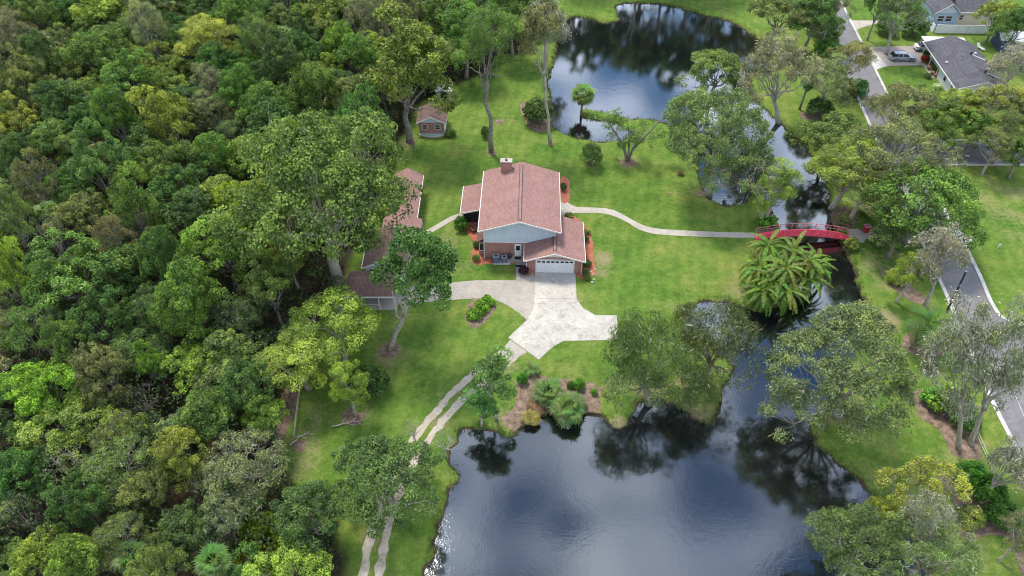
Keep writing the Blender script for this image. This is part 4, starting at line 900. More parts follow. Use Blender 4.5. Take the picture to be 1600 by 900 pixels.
def trunk_mesh(rs, name, m, h_fork, lobes, C, r0, lean=0.4, twigs=1.0, spread=0.06, extra=0):
    b = MB(); b.sm = True; top = np.array([rs.normal(0, lean), rs.normal(0, lean), h_fork])
    P = wiggle(rs, (0, 0, -0.2), top, 5, 0.014)
    b.tube(P, [r0 * 1.45, r0 * 1.05, r0 * 0.95, r0 * 0.88, r0 * 0.8, r0 * 0.7], 8)
    nodes = []
    for c, lr in lobes:
        st = np.array(P[3]) + (top - np.array(P[3])) * rs.uniform(0.2, 1.0)
        e = c - np.array([0, 0, lr * 0.35]); mid = st * 0.45 + e * 0.55 + np.array([0, 0, -0.06 * np.linalg.norm(e - st)])
        PP = wiggle(rs, st, mid, 3, spread)[:-1] + wiggle(rs, mid, e, 3, spread)
        rr = r0 * 0.42; b.tube(PP, [rr * (1 - 0.75 * i / (len(PP) - 1)) for i in range(len(PP))], 6)
        nodes += [(np.array(PP[j]), rr * (1 - 0.75 * j / (len(PP) - 1))) for j in (3, 4, 5, 6) if j < len(PP)]
    NP = np.array([q[0] for q in nodes])
    sel = rs.permutation(len(C))[:int(len(C) * twigs)]
    for i in sel:
        j = int(np.argmin(np.linalg.norm(NP - C[i], axis=1) + (NP[:, 2] > C[i][2]) * 1.0)); e = C[i] + (C[i] - NP[j]) * (rs.uniform(0, 0.35) if extra else 0.55 if rs.uniform() < 0.14 else -0.05)
        PP = wiggle(rs, NP[j], e, 3, 0.08); rr = min(nodes[j][1] * 0.6, 0.06); b.tube(PP, [rr, rr * 0.75, rr * 0.5, rr * 0.25], 4, False)
    return b.mesh(name, m)
def moss_mesh(rs, C, per, Lm, spread=0.7, m='spanish_moss'):
    c = np.repeat(C, per, 0); n = len(c); p = c + rs.normal(size=c.shape) * spread * 0.62 * np.array([1, 1, 0.6])
    L = Lm * rs.uniform(0.3, 1.0, n) * 0.75; W = rs.uniform(0.03, 0.09, n); a = rs.uniform(0, 6.28, n)
    dx = np.stack([np.cos(a), np.sin(a), np.zeros(n)], 1) * W[:, None]
    sw = rs.normal(size=(n, 3)) * np.array([0.2, 0.2, 0.1]) * L[:, None]; dn = unit(rs.normal(size=(n, 3)) * 0.75 + np.array([0, 0, -0.75])) * L[:, None]
    mid = p + dn * 0.5 + sw; tip = p + dn + sw * 0.6
    V = np.stack([p - dx * 0.7, p + dx * 0.7, mid + dx, mid - dx, tip + dx * 0.3, tip - dx * 0.3], 1).reshape(-1, 3); o = np.arange(n)[:, None] * 6
    F = np.concatenate([o + np.array([0, 1, 2, 3]), o + np.array([3, 2, 4, 5])]); tone = np.tile(rs.uniform(0, 1, n), 2)
    return np_mesh('moss', V, F, m, tone)

VAR = {}
def variant(key, kind, r, h, seed, nl=9, ncl=150, per=75, L=0.36, W=0.22, crad=0.85, hz=None, zc=None, fork=0.38, r0=0.34, bark='bark', twigs=0.35, moss=0, mossL=1.0,
            up=0.5, droop=0.0, flat=0.75, lobe=0.46, low=-0.5, scatter=0.6, lean=0.4, extra=0, leafy=1.0):
    per = int(per * 1.4); L *= 0.84; W *= 0.84; rs = np.random.RandomState(seed); hz = hz or h * 0.41; zc = zc or h * 0.58
    C, D, lobes = crown_points(rs, r, zc, hz, nl, ncl, lobe, low)
    cr = crad * rs.uniform(0.7, 1.25, len(C))
    keep = rs.uniform(size=len(C)) < leafy
    parts = [leaves(rs, C[keep], D[keep], cr[keep], per, L, W, flat, up, droop, scatter)] if keep.any() else []
    V = dict(kind=kind, r=r, h=h)
    if parts: V['crown'] = np_mesh('crown', *join(parts)[:2], 'leaf', join(parts)[2])
    V['trunk'] = trunk_mesh(rs, 'trunk', bark, h * fork, lobes, C, r0, lean, twigs, extra=extra)
    if moss: V['moss'] = moss_mesh(rs, C, moss, mossL, m='pale_moss' if moss > 20 else 'spanish_moss')
    VAR[key] = V
variant('oak1', 'oak_tree', 6, 13, 1, 11, 190, 80); variant('oak2', 'oak_tree', 6, 13, 2, 9, 190, 80, lobe=0.52); variant('oak3', 'oak_tree', 6, 13, 3, 13, 200, 75, lobe=0.4, crad=0.8)
variant('oak4', 'oak_tree', 6, 14, 4, 8, 170, 85, hz=5.0, crad=0.95); variant('oak5', 'oak_tree', 6, 12, 5, 12, 180, 70, lobe=0.36, crad=0.9, twigs=0.5)
variant('tree1', 'broadleaf_tree', 5, 14, 6, 8, 150, 85, hz=5.5, lobe=0.5); variant('tree2', 'broadleaf_tree', 5, 13, 7, 10, 160, 80, hz=5.0, lobe=0.42, L=0.42, W=0.28)
variant('feather1', 'cypress_tree', 5, 15, 8, 10, 150, 110, L=0.42, W=0.09, hz=6.0, crad=0.95, flat=0.6, up=0.7, bark='pale_bark', twigs=0.6, extra=1); variant('feather2', 'cypress_tree', 5, 14, 9, 12, 150, 110, L=0.4, W=0.1, hz=6.0, zc=7.6, lobe=0.42, low=-0.8, flat=0.7, bark='pale_bark', twigs=0.7, extra=1)
variant('mossy1', 'mossy_oak_tree', 6, 13, 10, 11, 200, 62, L=0.3, W=0.15, crad=0.85, twigs=0.9, moss=7, mossL=1.0, bark='pale_bark', extra=1, droop=0.4)
variant('mossy2', 'mossy_oak_tree', 6, 13, 11, 13, 200, 55, L=0.32, W=0.14, crad=0.85, lobe=0.4, twigs=0.9, moss=11, mossL=1.2, bark='pale_bark', extra=1, droop=0.4, leafy=0.85)
variant('mossy3', 'mossy_oak_tree', 6, 12, 12, 10, 170, 60, L=0.3, W=0.16, lobe=0.44, twigs=0.8, moss=9, mossL=1.0, bark='pale_bark', extra=1, droop=0.5, leafy=0.75)
variant('grey1', 'moss_draped_tree', 5, 12, 13, 10, 150, 40, L=0.28, W=0.12, lobe=0.42, twigs=1.0, moss=46, mossL=0.62, bark='pale_bark', extra=1, leafy=0.6)
variant('grey2', 'moss_draped_tree', 5, 11, 14, 8, 120, 40, L=0.28, W=0.12, lobe=0.5, twigs=1.0, moss=46, mossL=0.6, bark='pale_bark', extra=1, leafy=0.55)
variant('bigoak1', 'oak_tree', 11, 17, 41, 20, 620, 62, L=0.38, W=0.25, crad=1.05, lobe=0.36, r0=0.6, bark='pale_bark', twigs=0.3); variant('bigoak2', 'oak_tree', 8, 11, 42, 17, 400, 60, L=0.34, W=0.21, crad=0.95, lobe=0.38, r0=0.42, twigs=0.35, zc=6.2, hz=4.0)
variant('bigmossy1', 'mossy_oak_tree', 9, 13, 43, 19, 520, 60, L=0.3, W=0.16, crad=0.85, lobe=0.36, twigs=0.75, moss=5, mossL=0.9, bark='pale_bark', extra=1, droop=0.4, r0=0.45); variant('bigmossy2', 'mossy_oak_tree', 8, 14, 44, 16, 400, 60, L=0.3, W=0.16, crad=0.85, lobe=0.4, twigs=0.75, moss=7, mossL=0.9, bark='pale_bark', extra=1, droop=0.4, r0=0.45)
variant('bare1', 'bare_tree', 4.5, 12, 15, 8, 90, 10, twigs=1.0, moss=4, mossL=0.6, bark='pale_bark', extra=1, leafy=0.0, lobe=0.5); variant('bare2', 'bare_tree', 4.5, 10, 16, 10, 110, 10, twigs=1.0, moss=3, mossL=0.5, bark='pale_bark', extra=1, leafy=0.0, lobe=0.42)
variant('willow1', 'willow_oak_tree', 6, 11, 17, 14, 200, 80, L=0.36, W=0.1, crad=1.0, lobe=0.42, zc=5.4, hz=4.8, fork=0.3, droop=1.3, up=0.2, twigs=0.5, moss=4, mossL=0.9, bark='bark', low=-0.6); variant('willow2', 'willow_oak_tree', 5, 11, 18, 11, 165, 80, L=0.36, W=0.1, crad=1.0, lobe=0.46, zc=5.4, hz=4.8, fork=0.3, droop=1.3, up=0.2, twigs=0.5, moss=4, mossL=0.9, low=-0.6)
variant('sparse1', 'slender_tree', 4.5, 16, 19, 9, 75, 90, L=0.36, W=0.2, hz=4.0, zc=12.2, fork=0.55, r0=0.26, twigs=0.8, bark='pale_bark', lobe=0.4, extra=1); variant('sparse2', 'slender_tree', 4.5, 14, 20, 9, 90, 95, L=0.34, W=0.2, hz=4.5, zc=9.8, fork=0.42, r0=0.3, twigs=0.8, bark='pale_bark', lobe=0.4, extra=1)
variant('pine1', 'pine_tree', 5, 17, 21, 12, 130, 110, L=0.4, W=0.07, hz=5.0, zc=12.5, fork=0.62, r0=0.27, twigs=0.9, bark='bark', lobe=0.36, extra=1)
variant('column1', 'slender_tree', 2.4, 12, 22, 11, 80, 52, leafy=0.85, L=0.34, W=0.2, hz=6.0, zc=6.8, fork=0.6, r0=0.2, lobe=0.42, low=-0.8, bark='pale_bark', crad=0.75)
def bush_variant(key, kind, r, h, seed, ncl, per, L, W, **k):
    rs = np.random.RandomState(seed); u = unit(rs.normal(size=(ncl, 3)) + np.array([0, 0, 0.4])); u[:, 2] = np.abs(u[:, 2]) * 0.95 - 0.1
    C = u * np.array([r * 0.72, r * 0.72, h * 0.55]) * rs.uniform(0.75, 1.05, (ncl, 1)) + np.array([0, 0, h * 0.4])
    V = dict(kind=kind, r=r, h=h); p = leaves(rs, C, unit(u), r * 0.3 * rs.uniform(0.7, 1.3, ncl), per, L, W, **k); V['crown'] = np_mesh('foliage', p[0], p[1], 'leaf', p[2])
    b = MB(); b.sm = True
    for i in range(7): b.tube(wiggle(rs, (rs.normal(0, 0.08), rs.normal(0, 0.08), -0.1), C[i] * 0.9, 3, 0.06), [0.05 * r, 0.04 * r, 0.03 * r, 0.012 * r], 5)
    V['trunk'] = b.mesh('stems', 'bark'); VAR[key] = V
bush_variant('bush1', 'shrub', 1.5, 2.2, 31, 60, 55, 0.2, 0.12); bush_variant('bush2', 'shrub', 1.5, 2.0, 32, 50, 55, 0.24, 0.13); bush_variant('clipped', 'clipped_bush', 1.0, 1.5, 33, 110, 45, 0.11, 0.07, flat=1.0)
bush_variant('leafy', 'leafy_shrub', 1.5, 1.8, 34, 34, 26, 0.55, 0.2, droop=0.3); bush_variant('needle', 'spreading_shrub', 1.5, 1.8, 35, 60, 60, 0.3, 0.06)

def frond_mesh(key, L, n, lw, ll, arch, m='leaf', seed=1, vee=0.35):
    """a feather frond: arched rib with leaflets along both sides, grown along +X"""
    rs = np.random.RandomState(seed); V, F, T = [], [], []
    def rib(t): return np.array([L * (t - 0.18 * t * t), 0, L * (0.42 * t - arch * t * t)])
    for i in range(n):
        t = 0.12 + 0.88 * i / (n - 1); p = rib(t); tg = unit(rib(min(1, t + 0.02)) - rib(t - 0.02)); l = ll * (0.45 + 1.0 * math.sin(math.pi * min(1, 0.12 + 0.8 * t)))
        for s in (-1, 1):
            dr = unit(np.array([0, s, 0]) * 0.85 + tg * 0.65 + np.array([0, 0, vee - 0.35 * rs.uniform()])); w = tg * lw
            q = p + dr * l * 0.55; e = p + dr * l + np.array([0, 0, -0.22 * l]); o = len(V)
            V += [p - w * 0.5, p + w * 0.5, q + w * 0.45, q - w * 0.45, e + w * 0.08, e - w * 0.08]; F += [(o, o + 1, o + 2, o + 3), (o + 3, o + 2, o + 4, o + 5)]; k = rs.normal(0.5, 0.13); T += [k, k]
    for i in range(8):
        a, c = rib(i / 8), rib((i + 1) / 8); w = np.array([0, 0.035 * (1 - i / 10) * L / 2.5, 0]); u = np.array([0, 0, 0.03]); o = len(V)
        V += [a - w, a + w, c + w, c - w, a - u, c - u]; F += [(o, o + 1, o + 2, o + 3), (o + 1, o + 4, o + 5, o + 2)]; T += [0.85, 0.85]
    VAR[key] = np_mesh('frond', np.array(V), np.array(F), m, np.array(T))
def fan_mesh(key, Ls, r, n, seed=1):
    """a fan leaf: stalk along +X ending in a pleated half-disc of blades"""
    rs = np.random.RandomState(seed); V, F, T = [], [], []
    def rib(t): return np.array([Ls * t, 0, Ls * (0.35 * t - 0.3 * t * t)])
    for i in range(4):
        a, c = rib(i / 4), rib((i + 1) / 4); w = np.array([0, 0.03, 0]); o = len(V); V += [a - w, a + w, c + w, c - w]; F.append((o, o + 1, o + 2, o + 3)); T.append(0.8)
    c = rib(1.0)
    for i in range(n):
        a = R(-125 + 250 * i / (n - 1)); d = np.array([math.cos(a), math.sin(a), 0.22 - 0.1 * math.cos(a)]); nn = np.array([-math.sin(a), math.cos(a), 0]) * r * 0.095; l = r * rs.uniform(0.85, 1.1); o = len(V)
        V += [c - nn * 0.2, c + nn * 0.2, c + d * l * 0.6 + nn, c + d * l * 0.6 - nn, c + d * l + np.array([0, 0, -0.3 * r]), c + d * l + np.array([0, 0, -0.3 * r]) + nn * 0.1]; F += [(o, o + 1, o + 2, o + 3), (o + 3, o + 2, o + 5, o + 4)]; k = rs.normal(0.5, 0.13); T += [k, k]
    VAR[key] = np_mesh('fan_leaf', np.array(V), np.array(F), 'leaf', np.array(T))
frond_mesh('date_frond', 3.7, 22, 0.15, 0.27, 0.66, seed=3, vee=0.3); frond_mesh('date_frond_b', 3.4, 20, 0.15, 0.26, 0.9, seed=4, vee=0.3); frond_mesh('queen_frond', 2.6, 22, 0.07, 0.6, 0.75, seed=5); frond_mesh('fern_frond', 1.3, 12, 0.07, 0.3, 0.5, seed=6)
fan_mesh('fan', 0.9, 0.85, 15, 7); fan_mesh('small_fan', 0.6, 0.6, 12, 8)

# ---- colours of the foliage
K = 2.05
COLS = {k: (K * 0.98 * v[0], K * v[1], K * 0.86 * v[2]) for k, v in dict(green=(.07, .116, .03), bright=(.1, .15, .032), dark=(.045, .083, .026), olive=(.092, .116, .04), yellow=(.155, .175, .034), ygreen=(.13, .165, .034), blue=(.065, .106, .04), grey=(.135, .15, .088),
        greyolive=(.108, .128, .062), brown=(.1, .106, .05), gold=(.135, .16, .042), plum=(.03, .012, .024), red=(.17, .02, .02), leafy=(.07, .16, .022), palm=(.042, .078, .02), greypalm=(.062, .094, .034)).items()}
CWORD = dict(green='mid green', bright='bright green', dark='dark green', olive='olive green', yellow='yellow', ygreen='yellowish green', blue='bluish green', grey='pale grey-green', greyolive='greyish olive', brown='brownish green', gold='golden', leafy='fresh green', palm='green', greypalm='grey-green')
USED = []
def spawn(key, x, y, r, h, col, label, rz=None, group=None, cat=None, name=None, z=0.0, rs_=random.Random(77)):
    v = VAR[key]; rz = rs_.uniform(0, 6.28) if rz is None else rz; s = r / v['r']; sz = h / v['h']
    cat = cat or ('shrub' if 'shrub' in v['kind'] or 'bush' in v['kind'] else 'tree')
    t = thing(name or v['kind'], label, cat, (x, y, z), rz, group, (s, s, sz))
    c = COLS[col] if isinstance(col, str) else (1.85 * col[0], 1.9 * col[1], 1.6 * col[2]); j = [rs_.uniform(0.88, 1.13) for _ in range(2)]; c = (c[0] * j[0], c[1] * j[1], c[2] * j[0])
    for pn in ('trunk', 'crown', 'moss'):
        if pn in v:
            o = link(v[pn].name.split('.')[0], v[pn], t, color=c)
            if pn == 'moss': o['kind'] = 'stuff'
    USED.append((x, y, r)); return t
def at_crown(cx, cy, rpx, h, zf=0.59):
    p = G(cx, cy, h * zf); return p.x, p.y, rpx * depth(p) / FPX
def tree(key, cx, cy, rpx, h, col, label, rz=None, group=None, zf=0.59, base=None, **k):
    if base:      # the foot of the trunk shows: stand it there and lean it to its crown
        p = G(*base); zz = min((abs(photo_pos((p.x, p.y, z * 0.1))[1] - cy), z * 0.1) for z in range(20, 140))[1]; c = G(cx, cy, zz)
        t = spawn(key, p.x, p.y, rpx * depth(c) / FPX, zz / zf, col, label, rz, group, **k)
        t.rotation_mode = 'ZYX'; t.rotation_euler = (0, max(-0.45, min(0.45, math.atan2(c.x - p.x, zz))), t.rotation_euler[2]); return t
    x, y, r = at_crown(cx, cy, rpx, h, zf); return spawn(key, x, y, r, h, col, label, rz, group, **k)
def bush(key, px, py, rpx, col, label, hf=1.3, **k):
    p = G(px, py); r = rpx * depth(p) / FPX; return spawn(key, p.x, p.y, r, r * hf, col, label, **k)

# ---- trees one can tell apart, in front of the wood and round the ponds
tree('bigoak1', 508, 296, 166, 17, 'green', 'huge spreading oak with pale trunk overhanging the long outbuilding', 0.4, base=(527, 440))
tree('sparse2', 644, 445, 74, 13, (.05, .088, .03), 'dark open-crowned oak on the lawn between carport and driveway', 1.0, base=(609, 545), cat='tree')
tree('feather2', 522, 512, 84, 11, 'ygreen', 'yellowish feathery tree left of the carport on the lawn edge', 2.0)
tree('feather2', 466, 560, 76, 9, 'ygreen', 'yellowish feathery tree nearest the woodland mulch strip', 0.3)
tree('feather2', 545, 600, 38, 6, 'ygreen', 'small yellowish tree beside the dark shrub on the left lawn', 4.0, base=(556, 648))
spawn('column1', G(788, 654).x - 0.9, G(788, 654).y, 2.1, 11.5, (.075, .12, .045), 'tall slender leafy tree with pale trunk at the pond bank by the wheel tracks', 1.2)
spawn('column1', G(752, 664).x, G(752, 664).y, 1.8, 6, (.055, .105, .035), 'lower leafy tree hanging over the pond edge beside the slender tree', 3.2)
tree('bigoak2', 602, 750, 98, 8.5, (.066, .09, .04), 'low broad oak whose crown hangs over the gravel wheel tracks', 2.2)
tree('bare2', 645, 672, 24, 4, 'grey', 'small bare moss-grey shrub tree beside the left wheel track', 0.6)
tree('bare1', 692, 690, 28, 4.5, 'grey', 'pale leafless bushy tree on the pond bank by the wheel tracks', 1.6)
tree('willow1', 1008, 562, 92, 9.5, (.09, .112, .055), 'drooping willow-like oak on the peninsula, the one nearest the driveway', 0.9, base=(1014, 628))
tree('willow2', 1112, 532, 82, 9.5, (.082, .106, .052), 'drooping willow-like oak on the peninsula, the one nearest the palm clump', 2.9, base=(1098, 592))
tree('willow2', 1082, 600, 56, 7, (.1, .14, .05), 'lower willow-like tree at the sandy tip of the peninsula', 5.0)
tree('bigmossy1', 1305, 575, 134, 12, (.11, .125, .068), 'big round grey-green oak on the right bank of the channel', 0.2, base=(1308, 648))
tree('grey1', 1500, 572, 60, 12, 'grey', 'moss-draped pale grey tree standing in the mulch bed by the road', 0.4, base=(1498, 700))
tree('grey2', 1562, 575, 60, 12, 'grey', 'moss-draped dull grey tree hanging over the right side of the road', 2.2, base=(1516, 694))
tree('mossy3', 1440, 770, 66, 10, 'yellow', 'bright yellow-leaved tree among grey limbs at the lower right', 1.1)
tree('grey2', 1452, 812, 42, 10, 'grey', 'pale bare moss-hung tree just below the yellow-leaved tree', 0.2, base=(1448, 880))
tree('bigmossy1', 1340, 864, 94, 9, (.075, .1, .042), 'round oak at the pond edge in the lower right corner area', 1.9)
tree('bigmossy2', 1450, 868, 90, 9, 'greyolive', 'greyish oak with thick trunk right of the pond edge oak', 3.3)
tree('oak5', 1365, 805, 30, 6, 'ygreen', 'small yellowish tree leaning over the water below the yellow-leaved tree', 3.0)
tree('grey1', 1578, 735, 46, 10, 'grey', 'pale grey moss-hung tree at the right edge beside the road kerb', 2.6)
tree('mossy2', 1600, 840, 40, 8, 'greyolive', 'olive tree cut off by the right edge of the picture near the bottom', 0.6)
tree('grey1', 1465, 408, 46, 12, (.15, .165, .085), 'pale olive moss-hung tree leaning over the road by the pole', 5.1, base=(1446, 478))
tree('feather2', 1425, 425, 34, 9, 'ygreen', 'yellowish tree beside the road between bridge landing and pole', 1.3)
tree('bigoak2', 1445, 314, 102, 12, 'green', 'large round green oak over the road right of the bridge', 0.5)
tree('bigmossy2', 1402, 250, 90, 14, 'greyolive', 'greyish oak behind the large round oak right of the bridge', 2.5)
tree('feather2', 1325, 262, 66, 12, 'gold', 'golden-olive feathery tree on the right bank above the bridge', 0.9)
tree('mossy1', 1360, 300, 62, 12, 'olive', 'olive tree with two thin pale trunks just right of the bridge', 3.6, base=(1322, 350))
tree('oak4', 1408, 360, 46, 8, 'dark', 'dark leafy tree beside the red bin at the bridge landing', 2.0)
tree('bare1', 1190, 285, 48, 14, 'grey', 'tall pale moss-hung bare tree left of the bridge', 0.7, base=(1190, 350))
tree('feather2', 1215, 290, 40, 9, 'gold', 'thin tree with golden tufts leaning over the channel above the bridge', 2.4, base=(1192, 352))
tree('bigmossy1', 1112, 216, 104, 14, (.105, .12, .06), 'large mossy oak with several trunks between lawn and channel', 1.4, base=(1107, 303))
tree('oak3', 1180, 255, 32, 7, 'dark', 'small dark green tree over the channel beside the large mossy oak', 1.1)
tree('oak5', 1118, 112, 54, 10, 'olive', 'olive green oak leaning over the right end of the upper pond', 2.1)
tree('mossy2', 1215, 112, 64, 12, 'grey', 'pale mossy tree with dark trunk on the far bank of the channel', 2.8, base=(1217, 190))
tree('oak1', 1218, 25, 54, 11, 'olive', 'olive oak on the grass at the upper right shore of the pond', 0.1)
tree('oak4', 1272, 28, 44, 12, 'dark', 'dark tree at the top edge just left of the road', 4.1)
tree('mossy3', 1300, 20, 30, 12, 'greyolive', 'sparse mossy tree overhanging the far end of the road', 1.0)
tree('mossy3', 1328, 98, 42, 10, (.14, .15, .06), 'pale sparse tree overhanging the road opposite the paved drive', 0.0)
tree('mossy3', 1296, 128, 46, 9, 'greyolive', 'greyish tree left of the road above the dark shrub', 3.0)
tree('oak2', 1302, 212, 56, 9, 'green', 'green leafy tree left of the road below the dark shrub', 2.0)
tree('pine1', 770, 82, 62, 17, 'green', 'tall pine with straight trunk standing on the lawn behind the house', 0.3, base=(768, 238))
tree('sparse1', 845, 92, 42, 15, 'greyolive', 'tall thin mossy tree on the lawn at the left pond shore', 1.2, base=(860, 224))
tree('grey1', 855, 40, 42, 14, 'grey', 'pale twiggy tree at the top left corner of the upper pond', 2.0)
tree('tree1', 640, 112, 78, 15, (.1, .148, .032), 'yellow-green oak with pale trunk beside the brick playhouse', 0.8, base=(640, 222))
tree('oak3', 725, 55, 56, 14, 'green', 'green oak behind the playhouse at the end of the wood', 2.4)
tree('oak5', 800, 25, 48, 14, 'green', 'green oak at the top edge behind the tall pine', 0.5)
# trees behind the road and round the neighbours
for i, (cx, cy, rp, h, col, key, lab) in enumerate((
    (1405, 172, 54, 10, 'olive', 'mossy1', 'olive oak covering the road below the neighbour lawn'),
    (1452, 168, 50, 9, 'olive', 'oak2', 'olive oak just below the front lawn of the bungalow'),
    (1500, 176, 52, 9, 'ygreen', 'oak3', 'yellowish green oak touching the lower end of the charcoal roof'),
    (1545, 174, 52, 10, 'ygreen', 'mossy3', 'yellowish mossy tree below the lower right corner of the charcoal roof'),
    (1592, 168, 54, 10, 'olive', 'oak2', 'olive oak at the right edge above the cross street'),
    (1525, 205, 36, 8, 'green', 'oak1', 'green oak hanging over the cross street, left of two'),
    (1578, 210, 42, 9, 'olive', 'mossy1', 'olive mossy oak hanging over the cross street, right of two'),
    (1465, 212, 36, 9, 'green', 'oak5', 'green oak at the corner of the road and the cross street'),
    (1582, 105, 42, 10, 'grey', 'grey1', 'pale grey moss-hung tree right of the charcoal roof'),
    (1558, 132, 26, 8, 'grey', 'bare2', 'bare pale tree at the lower right corner of the charcoal roof'),
    (1408, 24, 46, 13, 'dark', 'mossy2', 'dark mossy oak with thick trunk in the top right front yard'),
    (1560, 25, 32, 9, 'ygreen', 'oak2', 'round yellow-green tree in front of the cream house wall'),
    (1590, 45, 38, 11, 'dark', 'oak4', 'dark tree over the navy shed roof at the right edge'),
    (1375, 8, 26, 12, 'dark', 'oak4', 'dark tree at the top edge right of the road'),
    (1556, 232, 38, 8, 'olive', 'mossy3', 'olive mossy tree hiding the middle of the cross street'), (1600, 238, 36, 8, 'green', 'oak3', 'green tree over the cross street cut by the right edge'))): tree(key, cx, cy, rp, h, col, lab)
# trees on the far shore of the upper pond, seen above all in its reflection
for i, (px, dy, r, h, key, col) in enumerate(((900, 9, 5, 14, 'oak1', 'dark'), (950, 13, 5, 15, 'tree1', 'dark'), (1000, 6, 4.5, 14, 'mossy2', 'olive'), (1040, 5, 5, 15, 'oak2', 'dark'), (1085, 6, 5, 16, 'tree2', 'dark'), (1130, 9, 4.5, 14, 'mossy3', 'olive'), (1020, 16, 6, 18, 'oak4', 'dark'), (1160, 14, 5, 14, 'oak3', 'green'), (975, 20, 6, 17, 'tree1', 'dark'), (1080, 20, 6, 18, 'oak1', 'dark'), (870, 14, 5, 15, 'oak3', 'green'), (1200, 10, 5, 14, 'oak5', 'olive'))):
    r, h = r * 1.25, h * 1.35
    p = G(px, 2); w = ('dark tree on the far shore of the upper pond, mirrored in its water, number %d from the left' % (i + 1))
    spawn(key, p.x, p.y + dy, r, h, col, 'tree on the far shore of the upper pond, %s from the left' % ('second', 'third', 'fifth', 'seventh', 'ninth', 'tenth', 'sixth', 'eleventh', 'fourth', 'eighth', 'first', 'last')[i], None, 'trees on the far pond shore')

# leaning forked tree on the lawn by the inlet
t = thing('forked_tree', 'leaning forked tree with two leafy arms on the lawn by the pond inlet', 'tree', G(981, 252))
rs = np.random.RandomState(50); b = MB(); b.sm = True; ends = []
for tgt, r0, k in (((-4.2, 1.0, 7.2), 0.26, 1), ((5.2, 1.2, 7.6), 0.26, 2), ((-0.8, 0.6, 7.0), 0.2, 3), ((1.6, -0.4, 5.2), 0.16, 4)):
    PP = [(0.1 * k - 0.2, 0, -0.1)] + [tuple(np.array([tgt[0] * s ** 1.35, tgt[1] * s, tgt[2] * s ** 0.85]) + rs.normal(size=3) * 0.12) for s in (0.2, 0.4, 0.6, 0.8, 1.0)]
    b.tube(PP, [r0 * (1 - 0.75 * i / 5) for i in range(6)], 7)
    for i in range(9 if k != 3 else 4):
        st = np.array(PP[rs.randint(3, 6)]); e = st + rs.normal(size=3) * np.array([1.3, 1.1, 0.8]) + np.array([0.25 * tgt[0] * 0.3, 0, 0.5]); b.tube(wiggle(rs, st, e, 3, 0.1), [0.06, 0.045, 0.03, 0.015], 4)
        if k != 3: ends.append(e)
b.build('trunk', 'bark', t); ends = np.array(ends); p_ = leaves(rs, ends, unit(rs.normal(size=ends.shape)), 0.95, 120, 0.28, 0.17); link('crown', np_mesh('crown', p_[0], p_[1], 'leaf', p_[2]), t, color=COLS['green']); struct(link('moss', moss_mesh(rs, ends, 6, 0.7), t), 'stuff')

